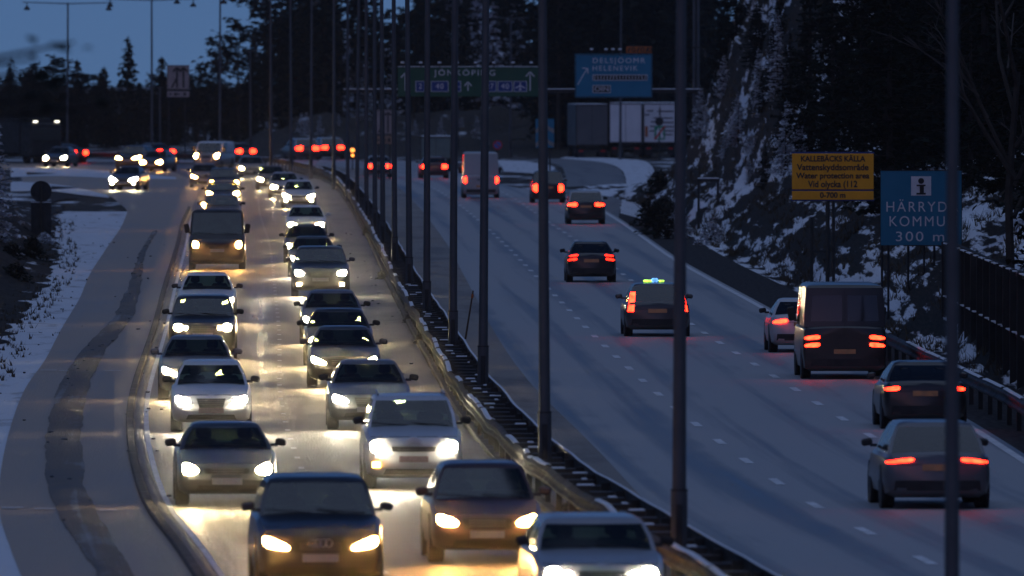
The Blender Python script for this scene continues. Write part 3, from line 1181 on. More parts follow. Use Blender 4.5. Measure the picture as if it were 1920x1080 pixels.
    for sx in (-1, 1):
        hb = MB()
        for (u_, dz_, rx_, rz_, sl_, pw_, tp_) in LAMPS[st_]:
            q_ = sh.blob(u_ * w, hz + dz_, rx_ * w * 1.14 + 0.012, rz_ * 1.2 + 0.006, sl_, pw_, tp_, 0.006, depth=0.06, side=sx)
            hb.add(q_.v, q_.f)
        h = recalc(hb.build("headlight", MT["lamp_off"], root, 50))
        if not away and lamps:
            if only is not None and sx * only < 0:
                continue
            lb_ = MB()
            for (u_, dz_, rx_, rz_, sl_, pw_, tp_) in LAMPS[st_]:
                q_ = sh.blob(u_ * w, hz + dz_, rx_ * w * lens, rz_ * lens, sl_, pw_, tp_, 0.020, depth=0.008, side=sx)
                lb_.add(q_.v, q_.f)
            recalc(lb_.build("headlight_lens", MT[lm_], h, 50))
            if beam > 0:
                so = bpy.data.objects.new("headlight_beam", spot_data(lamp, beam))
                C.objects.link(so)
                so.parent = root
                so.location = (sx * w * 0.70, -L2 - 0.10, hz)
                so.rotation_euler = (-pi / 2 + radians(3.6), 0, 0)
                so.scale = (4.2, 1, 1)
            if fog:
                fq = [(w * 0.66, 0.37), (w * 0.80, 0.37), (w * 0.80, 0.45), (w * 0.66, 0.45)]
                sh.patch(fq if sx > 0 else mirror_q(fq), 0.016, depth=0.01, n=2, m=2).build("fog_light", MT["lamp_warm"], root)
    # tail
    tz = sh.tz
    tq = tails or [[(w * 0.56, tz - 0.16), (w * 0.93, tz - 0.13), (w * 0.95, tz - 0.02), (w * 0.60, tz - 0.05)]]
    for sx in (-1, 1):
        for q in tq:
            q2 = q if sx > 0 else mirror_q(q)
            cx_, cz_ = sum(p[0] for p in q) / 4, sum(p[1] for p in q) / 4
            wd_, ht_ = (q[1][0] + q[2][0] - q[0][0] - q[3][0]) / 4, (q[2][1] + q[3][1] - q[0][1] - q[1][1]) / 4
            if ht_ > 0.2:
                o_ = sh.patch(q2, 0.014, rear=True, depth=0.02).build("tail_light", MT[tailmat] if away else MT["sign_red"], root, 50)
            else:
                o_ = recalc(sh.blob(cx_, cz_, wd_ * 1.05, ht_ * 1.1, (q[1][1] - q[0][1]) / 2, 3.0, -0.2, 0.014, True, 0.02, sx).build("tail_light", MT[tailmat] if away else MT["sign_red"], root, 50))
    if away:
        sh.patch([(-w * 0.80, 0.33), (w * 0.80, 0.33), (w * 0.78, 0.50), (-w * 0.78, 0.50)], 0.012, rear=True).build("rear_bumper", MT["trim"], root, 40)
        pz = tz - 0.30 if typ != "van" else 0.62
        sh.patch([(-0.26, pz), (0.26, pz), (0.26, pz + 0.11), (-0.26, pz + 0.11)], 0.02, rear=True).build("number_plate", MT["plate_glow"], root)
        if typ == "van":
            for sx in (-1, 1):
                q2 = [(w * 0.07, sh.belt + 0.12), (w * 0.80, sh.belt + 0.12), (w * 0.76, H - 0.28), (w * 0.07, H - 0.28)]
                if H < 2.5:
                    sh.patch(q2 if sx > 0 else mirror_q(q2), 0.006, rear=True).build("rear_window", MT["privacy"], root, 40)
            sh.patch([(-0.008, 0.55), (0.008, 0.55), (0.008, H - 0.16), (-0.008, H - 0.16)], 0.006, rear=True, n=1, m=8).build("door_seam", MT["trim"], root)
            sh.patch([(0.06, 1.0), (0.2, 1.0), (0.2, 1.05), (0.06, 1.05)], 0.02, rear=True, n=1, m=1).build("door_handle", MT["trim"], root)
        sh.patch([(-w * 0.74, tz - 0.20), (w * 0.74, tz - 0.20), (w * 0.74, tz - 0.192), (-w * 0.74, tz - 0.192)], 0.004, rear=True, m=1).build("tailgate_seam", MT["trim"], root)
    if rails:
        q = MB()
        for sx in (-1, 1):
            x = sx * (sh.rw * w / 0.9 * 0.94 - 0.09)
            q.tube([(x, sh.wt + 0.25 - L2, H - 0.02), (x, sh.wt + 0.35 - L2, H + 0.04), (x, sh.rt - 0.35 - L2, H + 0.04), (x, sh.rt - 0.25 - L2, H - 0.02)], [0.018] * 4)
        q.build("roof_rails", MT["chrome"], root, 40)
    return root, sh


BLACK, DGREY, GREY, SILVER, WHITE = (0.012, 0.012, 0.014), (0.045, 0.047, 0.05), (0.13, 0.14, 0.15), (0.33, 0.34, 0.36), (0.62, 0.64, 0.67)
DBLUE, DRED, TAN = (0.02, 0.03, 0.06), (0.08, 0.015, 0.015), (0.055, 0.048, 0.042)
G1, G2, G3 = "cars queueing towards the viewer in the kerb lane", "cars queueing towards the viewer beside the median", "vehicles driving away on the outbound road"

# kerb lane, from the nearest car back
r_, sh_ = vehicle("black car with amber headlights and four-ring emblem at the front of the kerb lane", 601, 1112, "suv", BLACK, 1.86, 4.5, 1.63, lamp="a", group=G1, lampz=0.70, style=3)
em = MB()
for k in range(4):
    em.torus((-0.117 + 0.078 * k, -2.25 - 0.03 - 0.008 * (k % 2), 0.72), 0.052, 0.008, n=20, k=5)
em.build("emblem", MT["chrome"], r_, 40)
vehicle("dark saloon with slanted white headlights between the kerb and the black car's mirror", 426, 950, "sedan", (0.03, 0.045, 0.06), 1.76, 4.5, 1.40, lamp="w", group=G1)
vehicle("white hatchback with pinkish number plate in the kerb lane", 396, 811, "hatch", WHITE, 1.68, 4.1, 1.45, lamp="x", plate="plate_red", group=G1)
vehicle("grey car half hidden behind the white hatchback in the kerb lane", 368, 750, "sedan", GREY, 1.74, 4.4, 1.42, group=G1)
vehicle("tall dark car with broad headlights between two paler cars in the kerb lane", 380, 674, "suv", BLACK, 1.76, 4.4, 1.62, group=G1, fog=False)
vehicle("white car directly in front of the brown van in the kerb lane", 388, 606, "sedan", WHITE, 1.74, 4.4, 1.45, group=G1)
vehicle("brown van with yellow headlights and large mirrors in the kerb lane", 407, 506, "van", TAN, 2.06, 5.2, 2.16, lampz=0.90, lamp="a", group=G1, category="van", roofmat=MT["dark"], rough=0.5, seats=False)
r_, sh_ = vehicle("tan car with amber side lamp just behind the brown van's roof", 415, 432, "suv", (0.16, 0.14, 0.12), 1.82, 4.4, 1.6, lamp="a", group=G1)
q_ = MB(); q_.box((-0.80, -0.9, 1.16), (0.16, 0.06, 0.12), bev=0.03); q_.build("side_lamp", MT["lamp_amber"], r_)
vehicle("dark car with orange headlights second behind the brown van", 418, 399, "suv", DGREY, 1.85, 4.5, 1.56, lamp="a", group=G1, lampz=0.95)
vehicle("dark car third behind the brown van in the kerb lane", 420, 370, "suv", DGREY, 1.88, 4.5, 1.62, lamp="a", group=G1)
vehicle("dark car with one orange lamp showing left of the queue behind the brown van", 383, 352, "hatch", GREY, 1.76, 4.2, 1.45, lamp="a", group=G1)
# lane beside the median
vehicle("pale grey car cut by the lower edge beside the guard rail", 1128, 1190, "suv", SILVER, 1.80, 4.5, 1.52, lamp="x", group=G2, lampz=0.80)
r_, sh_ = vehicle("dark car with wide amber headlights second in the median lane", 914, 1058, "hatch", (0.05, 0.022, 0.02), 1.74, 4.3, 1.50, lamp="a", group=G2)
r_, sh_ = vehicle("white SUV with chevron emblem and one orange lamp in its bumper", 776, 918, "suv", (0.55, 0.57, 0.60), 1.78, 4.4, 1.65, lamp="x", lampz=0.74, group=G2, rails=True, plate="plate_red")
q_ = MB()
for k in (0, 1):
    q_.prism([(-0.13, 0.80 + k * 0.05), (0, 0.86 + k * 0.05), (0.13, 0.80 + k * 0.05), (0.13, 0.825 + k * 0.05), (0, 0.885 + k * 0.05), (-0.13, 0.825 + k * 0.05)], -2.24, -2.215)
q_.build("emblem", MT["chrome"], r_)
sh_.patch([(-0.74, 0.40), (-0.60, 0.40), (-0.60, 0.49), (-0.74, 0.49)], 0.02, n=2, m=2).build("indicator", MT["indicator"], r_)
vehicle("grey saloon with round headrests showing behind the white SUV", 693, 807, "sedan", GREY, 1.74, 4.5, 1.42, lamp="x", group=G2)
vehicle("dark car with small round headlights behind the grey saloon in the median lane", 645, 728, "sedan", DGREY, 1.72, 4.4, 1.42, group=G2)
vehicle("dark car with bright yellow glow in its windscreen in the median lane", 635, 687, "sedan", BLACK, 1.76, 4.4, 1.42, group=G2)
vehicle("grey-blue car with left headlight showing in the median lane", 623, 645, "sedan", (0.09, 0.10, 0.13), 1.75, 4.4, 1.43, group=G2)
vehicle("square dark SUV with fog lamps lit in the median lane", 601, 557, "suv", DGREY, 1.9, 4.5, 1.62, lampz=0.76, fog=True, group=G2, lamp="x")
vehicle("dark car tucked behind the square SUV with fog lamps", 586, 520, "sedan", DGREY, 1.75, 4.4, 1.43, group=G2, lamp="x")
vehicle("dark car with orange side light behind the square SUV's roof", 575, 494, "sedan", BLACK, 1.75, 4.4, 1.44, group=G2)
vehicle("silver-white car facing the viewer alone in the middle of the median lane", 574, 449, "sedan", WHITE, 1.80, 4.4, 1.45, group=G2)
vehicle("white car with fog lamps and yellow windscreen glow near the far bend", 560, 391, "sedan", WHITE, 1.80, 4.4, 1.47, fog=True, group=G2)
vehicle("pale car just behind the white car with fog lamps near the far bend", 533, 372, "sedan", SILVER, 1.76, 4.4, 1.45, group=G2)
vehicle("car with single bright lamp showing ahead of the pale car at the far bend", 508, 357, "sedan", DGREY, 1.76, 4.4, 1.45, group=G2)
vehicle("car at the end of the median lane where the road curves left", 472, 335, "hatch", GREY, 1.76, 4.3, 1.45, group=G2)
# beyond the bend
G4 = "oncoming traffic on the far bend"
vehicle("pale van with orange headlights on the far bend", 386, 318, "van", (0.3, 0.28, 0.27), 1.95, 4.9, 1.95, lamp="a", yaw=12, group=G4, lens=1.3, category="van", roofmat=MT["snow"])
vehicle("tall dark car with two orange headlights on the far bend", 238, 318, "suv", DGREY, 1.85, 4.5, 1.68, lamp="a", yaw=14, group=G4, lens=1.3)
vehicle("car between the orange-lit car and the pale van on the far bend", 283, 322, "hatch", DGREY, 1.76, 4.3, 1.45, lamp="a", yaw=12, group=G4, lens=1.3)
vehicle("dark car with blue-white lamps on the road joining from the left", 230, 357, "sedan", DGREY, 1.75, 4.4, 1.43, lamp="x", yaw=8, group=G4, lens=1.3, fog=True)
vehicle("leading car with broad yellow headlights at the far left", 102, 313, "sedan", DGREY, 1.8, 4.4, 1.45, lamp="w", yaw=10, group=G4, lens=1.3)
vehicle("car whose lamp shows behind the leading car at the far left", 80, 305, "sedan", DGREY, 1.8, 4.4, 1.45, lamp="w", yaw=12, group=G4, lens=1.3, only=1)

# outbound
vehicle("grey hatchback with long red tail lamps nearest on the outbound road", 1758, 956, "hatch", (0.11, 0.115, 0.13), 1.86, 4.3, 1.5, away=True, group=G3,
        tails=[[(0.40, 0.83), (0.86, 0.78), (0.87, 0.84), (0.42, 0.89)]], glassmat="privacy")
vehicle("dark saloon with red tail lamps behind the tall steel post", 1735, 806, "sedan", BLACK, 1.78, 4.5, 1.41, away=True, group=G3, glassmat="privacy",
        tails=[[(0.52, 0.83), (0.83, 0.80), (0.84, 0.88), (0.54, 0.91)]])
vehicle("black box-like van with two rows of red lamps on each side", 1584, 712, "van", (0.01, 0.01, 0.011), 2.04, 5.3, 2.30, away=True, group=G3, category="van", glassmat="privacy",
        tails=[[(0.60, 0.98), (0.96, 0.95), (0.96, 1.04), (0.60, 1.07)], [(0.60, 0.80), (0.96, 0.77), (0.96, 0.86), (0.60, 0.89)]])
vehicle("white saloon half hidden by the black van", 1507, 662, "sedan", (0.5, 0.51, 0.53), 1.78, 4.4, 1.42, away=True, group=G3, glassmat="privacy",
        tails=[[(0.42, 0.80), (0.80, 0.76), (0.81, 0.85), (0.44, 0.90)]])
r_, sh_ = vehicle("dark estate taxi with tall red lamps and coloured roof sign", 1233, 632, "wagon", DGREY, 1.82, 4.7, 1.48, away=True, group=G3, glassmat="privacy",
        tails=[[(0.66, 0.70), (0.84, 0.70), (0.74, 1.24), (0.60, 1.24)]])
q_ = MB(); q_.box((0, -0.3, 1.53), (0.22, 0.14, 0.11), bev=0.05); q_.build("roof_sign", MT["beacon_blue"], r_, 40)
q_ = MB(); q_.box((0.20, -0.3, 1.51), (0.24, 0.12, 0.06), bev=0.02); q_.box((-0.19, -0.3, 1.51), (0.16, 0.12, 0.05), bev=0.02); q_.build("roof_sign_lamp", MT["beacon_green"], r_)
vehicle("black saloon with double slanted red lamps in the middle outbound lane", 1109, 530, "sedan", BLACK, 1.72, 4.4, 1.42, away=True, group=G3, glassmat="privacy",
        tails=[[(0.46, 0.92), (0.76, 0.88), (0.76, 0.94), (0.46, 0.98)], [(0.50, 0.78), (0.80, 0.74), (0.80, 0.81), (0.50, 0.85)]], tailmat="tail")
vehicle("dark SUV with a pale roof ahead of the black saloon", 1099, 421, "suv", BLACK, 1.80, 4.4, 1.58, away=True, group=G3, glassmat="privacy", roofmat=paint_of(SILVER),
        tails=[[(0.40, 0.86), (0.84, 0.84), (0.85, 1.02), (0.42, 0.98)]])
vehicle("dark tall car with squarish red lamps behind the steel post", 1028, 381, "suv", BLACK, 1.84, 4.4, 1.72, away=True, group=G3, glassmat="privacy",
        tails=[[(0.55, 0.62), (0.82, 0.62), (0.82, 1.0), (0.55, 1.0)]], tailmat="brake")
vehicle("tall white van with round red lamps", 902, 372, "van", (0.36, 0.36, 0.37), 2.04, 5.6, 2.56, away=True, group=G3, category="van", dirt=0.35, rough=0.5,
        tails=[[(0.78, 0.85), (0.97, 0.85), (0.97, 1.18), (0.80, 1.18)]])
vehicle("dark red car with brake lamps left of the white van", 815, 335, "sedan", DRED, 1.86, 4.4, 1.42, away=True, group=G3, glassmat="privacy",
        tails=[[(0.46, 0.64), (0.82, 0.64), (0.84, 0.90), (0.48, 0.90)]])
vehicle("silver car with red lamps behind the row of median posts", 711, 333, "sedan", SILVER, 1.76, 4.4, 1.43, away=True, group=G3, glassmat="privacy",
        tails=[[(0.44, 0.62), (0.80, 0.62), (0.82, 0.86), (0.46, 0.86)]])
BT = [[(0.30, 0.62), (0.84, 0.62), (0.86, 0.94), (0.34, 0.94)]]
vehicle("dark car with wide red lamps turning left behind the median posts", 577, 300, "suv", DGREY, 2.0, 4.6, 1.66, away=True, yaw=-14, group=G3, glassmat="privacy", tails=[[(0.34, 0.74), (0.92, 0.70), (0.94, 1.04), (0.42, 1.04)]], roofmat=paint_of(SILVER))
vehicle("second dark car with red lamps turning left beside the first", 624, 298, "suv", DGREY, 2.0, 4.6, 1.66, away=True, yaw=-12, group=G3, glassmat="privacy", tails=[[(0.34, 0.74), (0.92, 0.72), (0.94, 1.02), (0.42, 1.02)]], roofmat=paint_of(SILVER))
vehicle("low dark car with red bar lamps above the pale van on the bend", 462, 303, "sedan", DGREY, 1.86, 4.4, 1.42, away=True, yaw=-26, group=G3, glassmat="privacy", tails=BT)
vehicle("low dark car with red bar lamps left of the pale van on the bend", 312, 304, "sedan", DGREY, 1.9, 4.4, 1.42, away=True, yaw=-34, group=G3, glassmat="privacy", tails=BT)
vehicle("dark car with a single red streak of lamps at the far left", 150, 306, "sedan", DGREY, 1.86, 4.4, 1.42, away=True, yaw=-42, group=G3, glassmat="privacy", tails=BT)


# small lorry and parked trailers
def box_lorry(name, label, px, py, W, L, H, zf, mat, cat, group=None, yaw=0.0, lamps=False, kind="tail"):
    p = P(px, py)
    r = empty(name, (p.x, p.y, 0), radians(yaw))
    tag(r, label, cat, group)
    q = MB(); q.box((0, L / 2, (zf + H) / 2), (W, L, H - zf), bev=0.04); q.build("cargo_box", mat, r)
    q = MB()
    for sx in (-1, 1):
        q.box((sx * (W / 2 - 0.03), -0.012, (zf + H) / 2), (0.06, 0.03, H - zf - 0.02))
    q.box((0, -0.012, H - 0.05), (W - 0.13, 0.03, 0.08)); q.box((0, -0.012, zf + 0.05), (W - 0.13, 0.03, 0.08))
    q.box((0, -0.010, (zf + H) / 2), (0.025, 0.02, H - zf - 0.2))
    q.build("door_frame", MT["galv"] if kind != "plain" else MT["rail_dark"], r)
    q = MB(); q.box((0, L / 2, zf - 0.12), (W * 0.42, L - 0.2, 0.2)); q.box((0, 0.06, zf - 0.42), (W * 0.94, 0.08, 0.16)); q.box((-W * 0.3, 0.10, zf - 0.27), (0.08, 0.06, 0.2)); q.box((W * 0.3, 0.10, zf - 0.27), (0.08, 0.06, 0.2))
    q.build("chassis", MT["rail_dark"], r)
    tmm, dmm = wheel_meshes(0.48)
    for yy in (1.2, 2.4, L - 1.2):
        for sx in (-1, 1):
            wh = tmm.build("wheel", MT["tyre"], r, 40, (sx * (W / 2 - 0.16), yy, 0.48)); wh.scale = (1.5, 1, 1)
            dmm.build("rim", MT["rim"], wh, 40)
    for sx in (-1, 1):
        q = MB(); q.box((sx * W * 0.34, 0.03, zf - 0.42), (0.34, 0.06, 0.12), bev=0.02); q.build("tail_light", MT["sign_red"], r)
        q = MB(); q.box((sx * W * 0.33, 0.32, zf - 0.68), (0.5, 0.03, 0.5)); q.build("mud_flap", MT["trim"], r)
    q = MB(); q.box((0, L / 2, H + 0.02), (W - 0.1, L - 0.1, 0.05), bev=0.02); q.build("snow_cover", MT["snow"], r)
    return r


box_lorry("box_lorry", "small grey-green box lorry far ahead between the median posts", 817, 322, 2.1, 5.0, 2.4, 0.85, paint("lorry_green_grey", (0.16, 0.21, 0.19), 0.5), "lorry")
G5 = "parked trailers beyond the exit ramp"
box_lorry("parked_trailer", "dull grey trailer, the leftmost of the parked trailers, under the blue exit sign", 1110, 296, 2.50, 9, 4.15, 0.95, MT["trailer_grey"], "trailer", G5, 4, kind="plain")
box_lorry("parked_trailer", "plain white trailer standing between the dull grey and the lettered trailer", 1173, 296, 2.55, 9, 4.25, 1.15, MT["trailer_white"], "trailer", G5, -6, kind="plain")
tr3 = box_lorry("parked_trailer", "white trailer with dark bars and a red block on its rear doors", 1237, 296, 2.52, 9, 4.25, 1.15, MT["trailer_white"], "trailer", G5, 0, kind="plain")
q = MB()
for zz, xa, xb in ((3.65, -1.0, -0.5), (3.62, -0.2, 1.1), (3.1, -0.5, 1.0), (2.8, -0.7, -0.2), (2.75, 0.3, 1.1), (2.45, -0.75, -0.2), (2.42, 0.3, 1.15), (2.1, -0.8, 1.1), (1.8, 0.3, 1.0), (3.35, -1.15, -0.8)):
    q.box(((xa + xb) / 2, -0.03, zz), (xb - xa, 0.02, 0.08))
q.box((0.02, -0.03, 3.35), (0.1, 0.02, 1.1))
q.build("door_bars", MT["ink"], tr3)
q = MB(); q.box((-1.03, -0.03, 2.05), (0.2, 0.02, 0.82)); q.build("red_block", MT["sign_orange"], tr3)
# lorry with cab lamps, far left
p_ = P(48, 316)
fl = empty("lorry", (p_.x, p_.y + 40, 0), radians(24)); tag(fl, "dark lorry with white roof lamps before the forest at the far left", "lorry")
q = MB(); q.box((0, 1.1, 1.75), (2.45, 2.1, 2.5), bev=0.12); q.build("cab", MT["dark"], fl)
q = MB(); q.box((0, 5.4, 2.05), (2.5, 6.2, 2.6), bev=0.04); q.build("cargo_box", MT["dark"], fl)
q = MB(); q.box((0, 0.03, 2.15), (2.2, 0.05, 0.9), bev=0.02); q.build("windscreen", MT["privacy"], fl)
q = MB(); q.box((0, 4.4, 0.62), (1.0, 8.4, 0.24)); q.build("chassis", MT["rail_dark"], fl)
for sx in (-1, 1):
    q = MB(); q.box((sx * 0.85, 0.10, 3.09), (0.36, 0.12, 0.13), bev=0.03); q.build("roof_lamp", MT["white_lamp"], fl)
    for yy in (1.2, 6.6):
        wh = wheel_meshes(0.48)[0].build("wheel", MT["tyre"], fl, 40, (sx * 1.06, yy, 0.48)); wh.scale = (1.5, 1, 1)

# ------------------------------------------------------------------ median barrier
def sweep(prof, s0, s1, ds, dofs=0.0, closed=False, jitter=0.0):
    mb = MB()
    n = max(1, int((s1 - s0) / ds))
    k = len(prof)
    nk = dofs if isinstance(dofs, float) else 1.0
    vs, fs = [], []
    for i in range(n + 1):
        s = s0 + (s1 - s0) * i / n
        jz = jitter * (noise.noise((s * 0.09, 2.2, nk)) + 0.8 * noise.noise((s * 0.31, 5.2, nk)))
        jd = jitter * (noise.noise((s * 0.11, 8.2, nk)))
        for u, z in prof:
            vs.append(at(s, (dofs if isinstance(dofs, float) else off(dofs, s)) + u + jd, z + jz))
    for i in range(n):
        for j in range(k if closed else k - 1):
            a, b = i * k + j, i * k + (j + 1) % k
            fs.append((a, b, b + k, a + k))
    mb.add(vs, fs)
    return mb


WB = [(0.02, 0.76), (-0.02, 0.745), (-0.075, 0.70), (-0.075, 0.665), (-0.02, 0.62), (-0.02, 0.58), (-0.075, 0.535), (-0.075, 0.50), (-0.02, 0.455), (0.02, 0.44), (0.025, 0.44), (0.0, 0.58), (0.0, 0.62), (0.025, 0.76)]


def guard_rail(label, E, s0, s1, mat, face=-1, step=4.0, snow=True, jit=0.05, group=None):
    r = empty("guard_rail", at(s0, off(E, s0)))
    tag(r, label, "guard rail", group)
    loc = -r.location

    def put(mb, name, m, sm=None):
        o = mb.build(name, m, r, sm)
        o.location = loc
        return o
    put(sweep([(u * -face, z) for u, z in WB], s0, s1, 2.0, E, True, jit), "rail_beam", mat, 35)
    s, k = s0 + 1.0, 0
    rest = MB()
    while s < s1:
        mb = rest if k >= 96 else MB()
        t = tang(s)
        Mx = Matrix(((t.y, t.x, 0), (-t.x, t.y, 0), (0, 0, 1)))
        mb.box(at(s, off(E, s) - face * 0.11, 0.36), (0.10, 0.12, 0.74), Mx)
        mb.box(at(s, off(E, s) - face * 0.045, 0.60), (0.06, 0.10, 0.26), Mx)
        if k < 96:
            put(mb, "post", MT["rail_dark"])
        s += step
        k += 1
    if rest.v:
        put(rest, "far_posts", MT["rail_dark"])["kind"] = "stuff"
    if snow:
        sm = MB()
        s = s0
        while s < s1:
            ln = RN.uniform(1.5, 9.0)
            if RN.random() < 0.72:
                e = min(s1 - 1, s + ln)
                m_ = sweep([(-0.045, 0.764), (-0.025, 0.785), (0.045, 0.79), (0.06, 0.764)], s, e, 1.0 if e - s > 2 else (e - s) / 2.01, E, False, jit)
                sm.add(m_.v, m_.f)
            s += ln + RN.uniform(0.2, 1.5)
        put(sm, "snow_cap", MT["snow"], 40)
    return r


guard_rail("long steel guard rail with snow on top beside the oncoming cars", 0.0, s_at_y(118), s_at_y(815), MT["galv"], -1, 4.0, jit=0.075)
gr2 = guard_rail("dark guard rail on the outbound side of the median posts", 0.74, s_at_y(118), s_at_y(815), MT["rail_dark"], 1, 4.0, snow=False, jit=0.03)
rest, k = MB(), 0
s = s_at_y(118)
while s < s_at_y(640):
    t = tang(s)
    Mx = Matrix(((t.y, t.x, 0), (-t.x, t.y, 0), (0, 0, 1)))
    z = 0.60 + 0.02 * noise.noise((s, 0, 0))
    sl = MB() if k < 96 else rest
    sl.box(at(s, 0.37, z), (0.60, 0.55, 0.10), Mx)
    if k < 96:
        o = sl.build("slat", MT["rail_dark"], gr2); o.location = -gr2.location
        if RN.random() < 0.5:
            a, w = RN.uniform(0.15, 0.5), RN.uniform(0.08, 0.34)
            sn = MB(); sn.box(at(s, 0.12 + a, z + 0.06), (w, 0.34, 0.03), Mx, bev=0.012)
            sn.build("snow_cap", MT["snow"], o)
    s += 2.9
    k += 1
o = rest.build("far_slats", MT["rail_dark"], gr2); o.location = -gr2.location
o["kind"] = "stuff"
sm = sweep([(-0.035, 0.764), (-0.01, 0.776), (0.02, 0.764)], s_at_y(118), s_at_y(815), 3.0, 0.76, False, 0.03)
o = sm.build("frost_line", MT["snow"], gr2, 40); o.location = -gr2.location
guard_rail("guard rail along the right edge in front of the board fence", RR + 0.55, s_at_y(215), s_at_y(352), MT["rail_dark"], -1, 4.0, jit=0.02)
guard_rail("low guard rail along the far bend behind the orange-lit cars", 0.0, s_at_y(816), SMAX - 4, MT["galv"], -1, 4.0, jit=0.03)

# ------------------------------------------------------------------ lamp posts of the median
def lamp_post(label, x, Y, zt=12.1, rot=0.0, arms=2, r=0.105, group="lamp posts along the median", base=0.0, reach=3.6, skirt=True):
    o = empty("street_lamp", (x, Y, base), rot)
    o.rotation_euler = (RN.gauss(0, 0.004), RN.gauss(0, 0.0035), rot)
    tag(o, label, "street lamp", group)
    h = zt - base
    q = MB()
    q.cyl((0, 0, 0), (0, 0, 1.45), r * 1.18, r * 1.18, 12)
    q.cyl((0, 0, 1.45), (0, 0, h), r, r * 0.62, 12)
    q.build("pole", MT["pole"], o, 40)
    if skirt:
        q = MB(); q.box((0, -r * 1.05, 0.95), (0.10, 0.06, 0.62), bev=0.01); q.build("service_hatch", MT["dark"], o)
        q = MB(); q.cyl((0, 0, 1.45), (0, 0, 1.475), r * 1.24, n=12); q.cyl((0, 0, 0.02), (0, 0, 0.05), r * 1.6, n=12); q.build("collar", MT["galv"], o)
    q = MB()
    sides = (-1, 1) if arms == 2 else (1,)
    for sx in sides:
        q.tube([(0, 0, h - 0.08), (sx * reach, 0, h - 0.08 + 0.10)], [0.045, 0.035], 8)
    q.build("arm", MT["pole"], o, 40)
    for sx in sides:
        q = MB()
        x0 = sx * (reach - 0.35)
        q.cyl((x0, 0, h - 0.02), (x0, 0, h - 0.30), 0.03, 0.05, 8)
        q.cyl((x0, 0, h - 0.30), (x0, 0, h - 0.52), 0.08, 0.26, 12)
        q.cyl((x0, 0, h - 0.52), (x0, 0, h - 0.60), 0.26, 0.24, 12)
        q.build("lamp_head", MT["dark"], o, 40)
    return o


ORD = ["nearest lamp post, thick and cut by both picture edges, before the blue council sign", "thick second lamp post of the median row, right of the wide gap in the slats", "third lamp post of the median row, at the end of the blue arrow board", "fourth lamp post of the median row, with the thin leaning stick beside its foot",
       "fifth lamp post of the median row", "sixth lamp post of the median row", "seventh lamp post of the median row", "eighth lamp post of the median row", "ninth lamp post of the median row", "tenth lamp post of the median row", "eleventh lamp post of the median row",
       "twelfth lamp post of the median row", "thirteenth lamp post of the median row", "fourteenth lamp post of the median row", "fifteenth lamp post of the median row", "sixteenth lamp post of the median row, thin and dark", "seventeenth lamp post of the median row, left of the tall pines"]
POLES = [(1785, 141), (1273, 182), (1022, 222), (905, 273), (849, 311), (800, 352), (768, 395), (740, 440), (718, 484), (703, 525), (687, 570), (669, 620), (652, 668), (626, 735), (583, 805), (546, 845), (508, 872)]
for lb, (px, Y) in zip(ORD, POLES):
    lamp_post(lb, (px - CX) / F * Y, Y, 12.1, r=0.105 if Y > 150 else 0.088)
lamp_post("lamp post on the bend between the tall pines and the lane-arrow board", (412 - CX) / F * 945, 945, 12.4)
lamp_post("lamp post on the bend just left of the lane-arrow board", (285 - CX) / F * 985, 985, 12.35)
lamp_post("double-armed lamp post standing alone against the sky at the far left", (126 - CX) / F * 1000, 1000, 12.15)
lamp_post("thin lamp post far behind the green gantry sign", (957 - CX) / F * 985, 985, 10.9, group="lamp posts by the exit", reach=1.4)
lamp_post("thin lamp post rising behind the blue exit sign", (1163 - CX) / F * 960, 960, 13.2, group="lamp posts by the exit", reach=1.6)
lamp_post("thin lamp post between the fifth and fourth median posts, far behind", (858 - CX) / F * 1010, 1010, 13.0, group="lamp posts by the exit", reach=1.6)
lamp_post("slim lamp post left of the road before the dark forest", (470 - CX) / F * 1010, 1010, 8.4, group="lamp posts by the exit", reach=0.9, arms=1)

# ------------------------------------------------------------------ signs
def plate_sign(name, label, cat, px0, py0, px1, py1, Y, mat, posts=(), ground=None, border=None, group=None, thick=0.05, postr=0.05):
    """A sign plate with its top-left and bottom-right seen at the given pixels, standing at distance Y."""
    a, b = PY(px0, py0, Y), PY(px1, py1, Y)
    cx, cz, w, h = (a.x + b.x) / 2, (a.z + b.z) / 2, b.x - a.x, a.z - b.z
    gz = 0.0 if ground is None else ground
    r = empty(name, (cx, Y, gz))
    tag(r, label, cat, group)
    q = MB(); q.box((0, 0, cz - gz), (w, thick, h), bev=0.012); q.build("panel", mat, r)
    if border:
        q = MB()
        bw = 0.035
        for sx in (-1, 1):
            q.box((sx * (w / 2 - 0.05), -thick / 2 - 0.002, cz - gz), (bw, 0.006, h - 0.065))
        for sz in (-1, 1):
            q.box((0, -thick / 2 - 0.002, cz - gz + sz * (h / 2 - 0.05)), (w - 0.135, 0.006, bw))
        q.build("border", MT[border], r)
    for i, px in enumerate(posts):
        x = (px - CX) / F * Y - cx
        g0 = hill_at(x + cx, Y + 0.1) - 0.2
        q = MB(); q.cyl((x, 0.10, g0 - gz), (x, 0.10, cz - gz + h / 2 - 0.05), postr, n=8); q.build("post", MT["dark"], r, 40)
    return r, w, h, cz - gz


def ground_of(px, Y):
    return hill_at((px - CX) / F * Y, Y)


